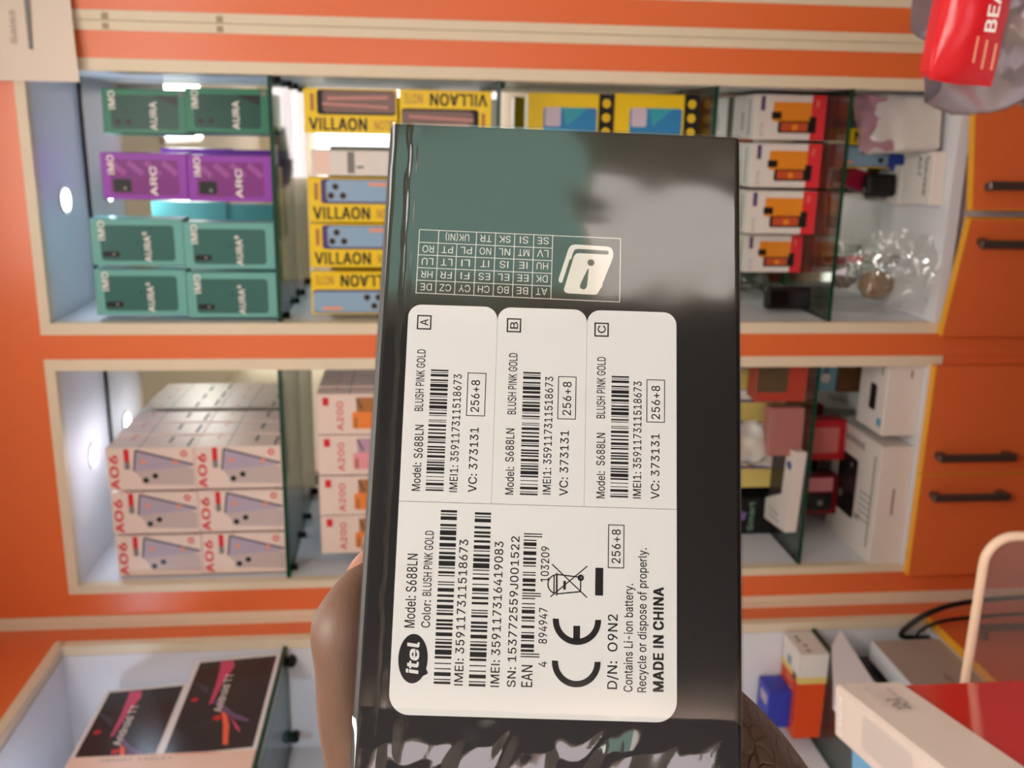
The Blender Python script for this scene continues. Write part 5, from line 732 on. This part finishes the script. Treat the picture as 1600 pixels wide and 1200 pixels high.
# ------------------------------------------------------------------ the held phone box
hd = thing('phone_carton', 'black shrink-wrapped phone box with white barcode stickers held up close', 'box')
HX = Vector((-.0203113, -.1031688, -.9944565)); HY = Vector((-.9063283, -.4180194, .0618783)); HY = (HY-HX*HX.dot(HY)).normalized()
HN = -(HX.cross(HY))                                  # towards the camera
HO = Vector((.0017589, .2517047, 1.506066))
hm = Matrix.Identity(4)
for r in range(3): hm[r][0] = HX[r]; hm[r][1] = -HY[r]; hm[r][2] = HN[r]; hm[r][3] = HO[r]
hd.matrix_world = hm                                  # local x along the top edge, -y down the box, z to the viewer
BW, BL, BD = .088, .1725, .036
HB = mat('black matt carton', (24, 22, 22), .4)
body = MB().box(0, BW, -BL, 0, -BD, 0, HB, .0012, seg=2)
LF = .00002
tf = F((0, 0, 0), (-1, 0, 0), (0, -1, 0), .001, LF)   # the table is printed upside down: x runs left, y runs down the box
HW = mat('white carton print', (205, 198, 190), .5)
Yr = [27.95, 31.2, 34.4, 37.65, 40.85, 44.05]; Xc = [8.85, 13.6, 18.2, 22.9, 27.6, 32.3, 37.0, 41.65]
def L_(x0, y0, x1, y1, wd=.18): body.line(tf, (-x0, y0), (-x1, y1), wd, HW, 1)
for i, y in enumerate(Yr): L_(8.85, y, 58.4 if i in (0, 5) else 41.65, y+(.3 if i in (0, 5) else .2))
for i, x in enumerate(Xc): L_(x, Yr[0] if i != 2 else Yr[1], x, Yr[5]+.15)
L_(58.4, 28.25, 58.4, 44.35)
rows = [('AT', 'BE', 'BG', 'CH', 'CY', 'CZ', 'DE'), ('DK', 'EE', 'EL', 'ES', 'FI', 'FR', 'HR'), ('HU', 'IE', 'IS', 'IT', 'LI', 'LT', 'LU'), ('LV', 'MT', 'NL', 'NO', 'PL', 'PT', 'RO'), ('SE', 'SI', 'SK', 'TR', 'UK(NI)', '', '')]
for r, row in enumerate(rows):
    for c, s_ in enumerate(row):
        if not s_: continue
        x1, x0 = Xc[7-c], Xc[6-c]
        if s_ == 'UK(NI)': cx, half = (Xc[1]+Xc[3])/2, 2.9
        else: cx, half = (x0+x1)/2, (1.05 if 'I' in s_ and len(s_) == 2 else 1.4)
        body.text(tf, s_, -(cx+half), (Yr[5-r-1]+.72), -(cx-half), 1.75, HW, 1) if False else body.text(tf, s_, -(cx+half), Yr[4-r]+.75, -(cx-half), 1.75, HW, 1)
def P2(pts, mt, l): body.pg(tf, [(-x, y) for x, y in reversed(pts)], mt, l)
# leaflet mark
P2([(43.4, 39.2), (45.6, 31.4), (46.2, 30.5), (47.2, 30.2), (55.2, 30.4), (56.2, 30.8), (56.6, 31.8), (56.6, 33.0), (55.6, 36), (46, 34), (44.3, 40.0), (43.8, 40.1), (43.5, 39.8)], HW, 1)
P2([(44.6, 41.6), (46.7, 32.4), (47.2, 31.5), (48.0, 31.3), (55.2, 31.5), (55.6, 32.0), (55.2, 32.5), (50, 34.5), (46.5, 42.6)], HB, 2)
P2([(44.75, 41.8), (47.0, 33.2), (47.5, 32.6), (48.1, 32.4), (55.6, 32.5), (56.3, 33.4), (55.9, 35.2), (55.5, 35.9), (55.1, 37.4), (54.8, 37.8), (54.6, 38.9), (54.2, 39.4), (54.1, 40.6), (53.4, 41.6), (53.0, 42.5), (52.4, 42.8), (45.8, 42.7), (45.0, 42.4)], HW, 3)
body.disc(tf, -51.2, 34.7, .85, HB, 4)
P2([(50.5, 36.2), (50.7, 36.4), (50.4, 40.6), (50.1, 41.3), (49.5, 41.6), (48.9, 41.4), (48.6, 40.9), (48.8, 40.1)], HB, 4)
body.build('carton', hd)

STK = mat('white sticker paper', (212, 211, 210), .55, var=.015, vscale=60)
SO = (.0730066, -.1416698, 0)
sf = F(SO, (-.0077568, .9999699, 0), (-.9999699, -.0077568, 0), .001, LF)
SI = mat('sticker ink', (20, 18, 20), .5)
C128 = '212222 222122 222221 121223 121322 131222 122213 122312 132212 221213 221312 231212 112232 122132 122231 113222 123122 123221 223211 221132 221231 213212 223112 312131 311222 321122 321221 312212 322112 322211 212123 212321 232121 111323 131123 131321 112313 132113 132311 211313 231113 231311 112133 112331 132131 113123 113321 133121 313121 211331 231131 213113 213311 213131 311123 311321 331121 312113 312311 332111 314111 221411 431111 111224 111422 121124 121421 141122 141221 112214 112412 122114 122411 142112 142211 241211 221114 413111 241112 134111 111242 121142 121241 114212 124112 124211 411212 421112 421211 212141 214121 412121 111143 111341 131141 114113 114311 411113 411311 113141 114131 311141 411131 211412 211214 211232 2331112'.split()
def code128(s_):
    codes = [105]+[int(s_[i:i+2]) for i in range(0, len(s_)-1, 2)]
    if len(s_) % 2: codes += [100, ord(s_[-1])-32]
    codes.append((codes[0]+sum(i*c for i, c in enumerate(codes) if i)) % 103); codes.append(106)
    return ''.join(C128[c] for c in codes)
def bars(m_, x0, y0, x1, y1, s_, l=5):
    pat = code128(s_); k = (x1-x0)/sum(map(int, pat)); x = x0
    for i, ch in enumerate(pat):
        wd = int(ch)*k
        if i % 2 == 0: m_.rect(sf, x+.02, y0, x+wd-.02, y1, SI, l)
        x += wd
def ean(m_, x0, x1, ytop, ybot, yguard, digits, l=5):
    Lc = ['0001101', '0011001', '0010011', '0111101', '0100011', '0110001', '0101111', '0111011', '0110111', '0001011']
    par = ['LLLLLL', 'LLGLGG', 'LLGGLG', 'LLGGGL', 'LGLLGG', 'LGGLLG', 'LGGGLL', 'LGLGLG', 'LGLGGL', 'LGGLGL'][int(digits[0])]
    inv = lambda q: ''.join('1' if c == '0' else '0' for c in q)
    pat = '101'+''.join(Lc[int(c)] if p == 'L' else inv(Lc[int(c)])[::-1] for c, p in zip(digits[1:7], par))+'01010'+''.join(inv(Lc[int(c)]) for c in digits[7:])+'101'
    k = (x1-x0)/95; i = 0
    while i < 95:
        if pat[i] == '1':
            j = i
            while j < 95 and pat[j] == '1': j += 1
            m_.rect(sf, x0+i*k+.015, yguard if (i < 3 or i > 91 or 45 <= i < 50) else ybot, x0+j*k-.015, ytop, SI, l); i = j
        else: i += 1
IM1, IM2 = '359117311518673', '359117316419083'
def wr(m_, t_, x0, y, x1, cap, b=0): m_.text(sf, t_, x0, y, x1, cap, SI, 5, .5 if not b else 1.9)
def small(letter, y0, y1, items, bar, bx, ab, cut):
    m_ = MB(); m_.rr(sf, 47.78, y0, 95.18, y1, 3.2, STK, 4, 8, cut)
    for it in items: wr(m_, *it)
    bars(m_, *bar, IM1); m_.frame(sf, *bx, .2, SI, 5); m_.frame(sf, *ab, .34, SI, 5); return m_.build('sticker_label', hd)
small('A', 43.42, 65.0, [('Model:', 50.2, 60.2, 56.8, 1.95), ('S688LN', 57.9, 60.0, 65.8, 2.03), ('BLUSH PINK GOLD', 69.1, 60.4, 84.1, 1.97), ('IMEI1: '+IM1, 50.2, 51.5, 78.3, 1.87), ('VC: 373131', 50.3, 47.0, 65.6, 1.95), ('256+8', 69.3, 47.1, 77.0, 1.98), ('A', 90.0, 60.1, 91.6, 1.9)],
      (50.3, 54.7, 79.3, 58.9), (68.3, 45.6, 78.8, 50.1), (89.0, 59.3, 92.6, 62.8), (0, 1, 1, 0))
small('B', 21.72, 43.36, [('Model:', 50.0, 38.3, 56.5, 1.95), ('S688LN', 57.7, 38.5, 65.6, 1.96), ('BLUSH PINK GOLD', 69.0, 38.3, 83.9, 1.98), ('IMEI1: '+IM1, 50.3, 29.6, 78.4, 1.87), ('VC: 373131', 50.1, 25.6, 65.5, 1.95), ('256+8', 69.2, 25.2, 77.3, 1.98), ('B', 89.9, 38.4, 91.6, 1.86)],
      (50.0, 32.6, 79.4, 36.8), (68.2, 24.0, 78.6, 28.4), (89.0, 37.6, 92.5, 41.1), (0, 1, 1, 0))
small('C', .02, 21.66, [('Model:', 49.8, 16.9, 56.1, 1.95), ('S688LN', 57.5, 17.0, 65.2, 1.96), ('BLUSH PINK GOLD', 68.7, 17.1, 83.6, 1.98), ('IMEI1: '+IM1, 50.0, 8.4, 77.9, 1.88), ('VC: 373131', 50.0, 4.1, 65.4, 1.95), ('256+8', 68.9, 4.0, 77.0, 1.98), ('C', 89.5, 17.2, 91.4, 1.86)],
      (50.1, 11.4, 79.1, 15.6), (68.1, 2.8, 78.5, 7.2), (88.6, 16.4, 92.1, 19.9), (0, 1, 1, 0))
m_ = MB(); m_.rr(sf, 0, 0, 47.68, 65.0, 4.6, STK, 4, 8, (1, 0, 0, 1))
for it in [('Model: S688LN', 19.1, 60.0, 35.7, 2.34), ('Color:', 19.2, 56.5, 25.3, 1.97), ('BLUSH PINK GOLD', 26.3, 56.55, 41.1, 1.95), ('IMEI: '+IM1, 6.7, 48.5, 39.3, 1.95), ('IMEI: '+IM2, 6.6, 40.3, 39.1, 1.95), ('SN: 153772559J001522', 6.7, 36.6, 40.4, 1.88), ('EAN', 6.8, 32.8, 11.6, 2.46),
           ('4', 11.3, 29.6, 12.5, 1.89), ('894947', 16.4, 29.7, 24.4, 1.9), ('103209', 30.2, 29.6, 38.3, 1.85), ('256+8', 34.9, 13.1, 42.7, 2.0, 0), ('D/N:  O9N2', 6.9, 13.6, 23.4, 2.18), ('Contains Li-ion battery.', 6.4, 10.1, 30.4, 1.96), ('Recycle or dispose of properly.', 6.4, 7.0, 38.6, 1.96), ('MADE IN CHINA', 6.6, 3.1, 29.8, 2.25, 1)]: wr(m_, *it)
bars(m_, 6.9, 51.3, 46.0, 55.1, IM1); bars(m_, 6.6, 43.35, 45.7, 47.15, IM2); ean(m_, 13.3, 41.2, 35.6, 32.6, 31.3, '4894947103209')
m_.frame(sf, 33.8, 12.2, 43.8, 16.0, .22, SI, 5); m_.rect(sf, 27.5, 17.0, 33.8, 18.85, SI, 5)
# oval maker's mark
m_.disc(sf, 12.3, 60.0, 5.45, SI, 5, 3.35, 36); m_.pg(sf, [(8.3, 58.2), (10.2, 57.0), (9.4, 56.5), (9.0, 56.6)], SI, 5)
vs, fs, a, b = text_mesh('itel', 1.6); kx = 7.0/(b-a)
m_.add([sf.p(8.9+(v[0]-a)*kx+v[1]*.3, 58.75+v[1]*2.6, 6+v[2]) for v in vs], fs, STK)
# CE mark
m_.arc(sf, 12.6, 22.9, 4.15, 5.55, 88, 272, SI, 5, 32); m_.arc(sf, 21.9, 22.9, 4.15, 5.55, 88, 272, SI, 5, 32); m_.rect(sf, 17.2, 22.15, 20.6, 23.7, SI, 5)
# crossed-out wheeled bin
for a, b in (((26.9, 29.1), (34.1, 20.7)), ((34.3, 28.9), (27.0, 20.7))): m_.line(sf, a, b, .28, SI, 5)
for a, b in (((27.6, 27.6), (28.3, 22.0)), ((32.0, 27.7), (31.5, 22.2)), ((27.6, 27.6), (32.0, 27.7)), ((28.3, 22.2), (31.5, 22.2)), ((27.2, 27.7), (32.4, 27.8)), ((27.5, 28.3), (32.0, 28.35))): m_.line(sf, a, b, .3, SI, 5)
m_.arc(sf, 31.4, 22.2, .25, .75, 0, 360, SI, 5, 16); m_.arc(sf, 29.8, 27.6, 2.0, 2.3, 10, 170, SI, 5, 14); m_.rect(sf, 28.6, 25.6, 30.6, 26.2, SI, 5)
m_.build('sticker_label', hd)

# shrink wrap film over the front and the left edge, creased near the bottom and along the left seam
WRAP = clear('shrink film', (.97, .97, .97), .10, .075, False)
def wrap_h(x, y):
    """height of the film above the carton, mm; x across, y down"""
    h = .22+.05*noise.noise(Vector((x*.05, y*.03, 0)))
    lo = max(0, min(1, (y-141.5)/7)); n1 = noise.noise(Vector((x*.065+y*.03, y*.035-x*.02, 3)))
    h += lo*(2.4*abs(n1)+.8*abs(noise.noise(Vector((x*.16+y*.05, y*.06, 5))))+.25)
    ls = math.exp(-((x-6.2-.5*noise.noise(Vector((y*.15, 0, 9))))/.55)**2); h += .20*ls
    up = max(0, min(1, (50-y)/25)); h += up*.10*noise.noise(Vector((x*.06, y*.09, 12)))
    h += .06*noise.noise(Vector((x*.12, y*.035, 20)))*max(0, min(1, (x-62)/10))
    e = min(x, BW*1000-x, 1.2)/1.2; return h*max(0, min(1, e))+.10
NXg, NYg = 110, 215; vs = []
for j in range(NYg+1):
    for i in range(NXg+1):
        x = i/NXg*BW*1000; y = j/NYg*BL*1000; vs.append((x*.001, -y*.001, wrap_h(x, y)*.001))
fs = [(j*(NXg+1)+i, (j+1)*(NXg+1)+i, (j+1)*(NXg+1)+i+1, j*(NXg+1)+i+1) for j in range(NYg) for i in range(NXg)]
wr_ = MB().add(vs, fs, WRAP, True)
x0, x1, y0, y1, z0, z1 = -.0003, BW+.0003, -BL-.0003, .0003, -BD-.0003, .0001
vs = [(x0, y0, z0), (x1, y0, z0), (x1, y1, z0), (x0, y1, z0), (x0, y0, z1), (x1, y0, z1), (x1, y1, z1), (x0, y1, z1)]
wr_.add(vs, [(0, 3, 2, 1), (0, 1, 5, 4), (1, 2, 6, 5), (2, 3, 7, 6), (3, 0, 4, 7)], WRAP)
wr_.build('shrink_wrap', hd)

# ------------------------------------------------------------------ the hand
SKIN = bpy.data.materials.new('brown skin'); SKIN.use_nodes = True
nt = SKIN.node_tree; b_ = nt.nodes['Principled BSDF']
tc = nt.nodes.new('ShaderNodeTexCoord'); mp = nt.nodes.new('ShaderNodeMapping'); mp.inputs['Scale'].default_value = (1, .2, 1)
wv = nt.nodes.new('ShaderNodeTexVoronoi'); wv.feature = 'DISTANCE_TO_EDGE'; wv.inputs['Scale'].default_value = 330
nz = nt.nodes.new('ShaderNodeTexNoise'); nz.inputs['Scale'].default_value = 60; nz.inputs['Detail'].default_value = 6
cr = nt.nodes.new('ShaderNodeValToRGB'); cr.color_ramp.elements[0].position = 0; cr.color_ramp.elements[1].position = .12
mixv = nt.nodes.new('ShaderNodeMix'); mixv.data_type = 'VECTOR'; mixv.inputs[0].default_value = .006
nt.links.new(tc.outputs['Object'], mp.inputs[0]); nt.links.new(mp.outputs[0], mixv.inputs[4]); nt.links.new(nz.outputs['Color'], mixv.inputs[5]); nt.links.new(mixv.outputs[1], wv.inputs['Vector'])
nt.links.new(wv.outputs['Distance'], cr.inputs[0]); nt.links.new(tc.outputs['Object'], nz.inputs['Vector'])
mx = nt.nodes.new('ShaderNodeMix'); mx.data_type = 'RGBA'; mx.inputs[6].default_value = (.095, .046, .028, 1); mx.inputs[7].default_value = (.16, .082, .052, 1)
nt.links.new(nz.outputs['Fac'], mx.inputs[0]); nt.links.new(mx.outputs[2], b_.inputs['Base Color'])
bp = nt.nodes.new('ShaderNodeBump'); sx_ = nt.nodes.new('ShaderNodeSeparateXYZ'); mr = nt.nodes.new('ShaderNodeMapRange'); mr.inputs[1].default_value = .03; mr.inputs[2].default_value = .09; mr.inputs[3].default_value = .08; mr.inputs[4].default_value = .9
nt.links.new(tc.outputs['Object'], sx_.inputs[0]); nt.links.new(sx_.outputs[0], mr.inputs[0]); nt.links.new(mr.outputs[0], bp.inputs['Strength']); bp.inputs['Distance'].default_value = .0005
nt.links.new(cr.outputs[0], bp.inputs['Height']); nt.links.new(bp.outputs[0], b_.inputs['Normal'])
b_.inputs['Roughness'].default_value = .55; b_.inputs['Subsurface Weight'].default_value = .08; b_.inputs['Subsurface Radius'].default_value = (.01, .004, .002); b_.inputs['Subsurface Scale'].default_value = .3
hand = thing('hand', 'brown hand gripping the black phone box from behind', 'hand'); hand.matrix_world = hm
# joints in box millimetres: x across the box, y down the box, z towards the viewer; radius
J = {'forearm': (66, 420, -112, 38), 'wrist': (50, 262, -78, 29), 'palm': (46, 222, -76, 30), 'palm2': (40, 196, -72, 24),
     'thenar': (114, 186, -40, 28), 'tmcp': (101, 160, -48, 16), 'tip_j': (82, 138, -54, 11), 'ttip': (74, 114, -50, 9),
     'i0': (8, 190, -56, 15), 'i1': (-4.5, 152, -42, 11.5), 'ic': (-6.4, 134, -29, 8.7), 'i2': (-7.8, 125.5, -24.5, 9.8), 'i3': (-2.5, 112.5, -37, 6.3), 'i4': (1.8, 102, -48.5, 5.4),
     'm0': (22, 186, -66, 13), 'm1': (6, 142, -62, 10), 'm2': (1, 116, -57, 8.6), 'm3': (-3.4, 98, -56, 6.8),
     'r0': (38, 182, -66, 12), 'r1': (34, 140, -60, 9.5), 'r2': (30, 112, -50, 8.2), 'r3': (28, 94, -46, 7),
     'l0': (56, 180, -64, 12), 'l1': (56, 146, -58, 9), 'l2': (54, 122, -48.5, 8), 'l3': (52, 106, -45.5, 6.8)}
E_ = [('forearm', 'wrist'), ('wrist', 'palm'), ('palm', 'palm2'), ('palm', 'thenar'), ('thenar', 'tmcp'), ('tmcp', 'tip_j'), ('tip_j', 'ttip')]
for k in 'imrl':
    E_ += [('palm2', k+'0')]+([(k+str(i), k+str(i+1)) for i in range(3)] if k != 'i' else [('i0', 'i1'), ('i1', 'ic'), ('ic', 'i2'), ('i2', 'i3'), ('i3', 'i4')])
nm = list(J); me = bpy.data.meshes.new('hand_skeleton')
me.from_pydata([(J[n_][0]*.001, -J[n_][1]*.001, J[n_][2]*.001) for n_ in nm], [(nm.index(a), nm.index(b)) for a, b in E_], [])
ho = bpy.data.objects.new('hand_skeleton', me); C.objects.link(ho)
md = ho.modifiers.new('s', 'SKIN'); md.use_smooth_shade = True; ss = ho.modifiers.new('u', 'SUBSURF'); ss.levels = 3; ss.render_levels = 3
for i, n_ in enumerate(nm):
    sv = me.skin_vertices[0].data[i]; sv.radius = (J[n_][3]*.001,)*2; sv.use_root = n_ == 'wrist'
dg = bpy.context.evaluated_depsgraph_get(); dg.update()
hme = bpy.data.meshes.new_from_object(ho.evaluated_get(dg)); bpy.data.objects.remove(ho)
hme.materials.clear(); hme.materials.append(SKIN)
for p in hme.polygons: p.use_smooth = True
sk = bpy.data.objects.new('skin', hme); C.objects.link(sk); sk.parent = hand
NAIL = mat('pinkish nail', (170, 122, 102), .3)
def nail(center, along, out, L, Wd, name='fingernail'):
    a = Vector(along).normalized(); o_ = Vector(out); o_ = (o_-a*o_.dot(a)).normalized(); s_ = a.cross(o_)
    vs = []; c = Vector(center)
    for i in range(9):
        for j in range(9):
            u = i/8*2-1; v = j/8*2-1; tp = (1-abs(u)**4*.25)
            vs.append((c+a*(u*L)+s_*(v*Wd*tp)+o_*(-.0022*v*v-.0008*u*u))*1)
    fs = [(i*9+j, (i+1)*9+j, (i+1)*9+j+1, i*9+j+1) for i in range(8) for j in range(8)]
    return MB().add(vs, fs, NAIL, True).build(name, hand)
nail((-.0074, -.1094, -.0335), (.0045, .0115, -.012), (-.72, .46, .52), .0062, .0044)
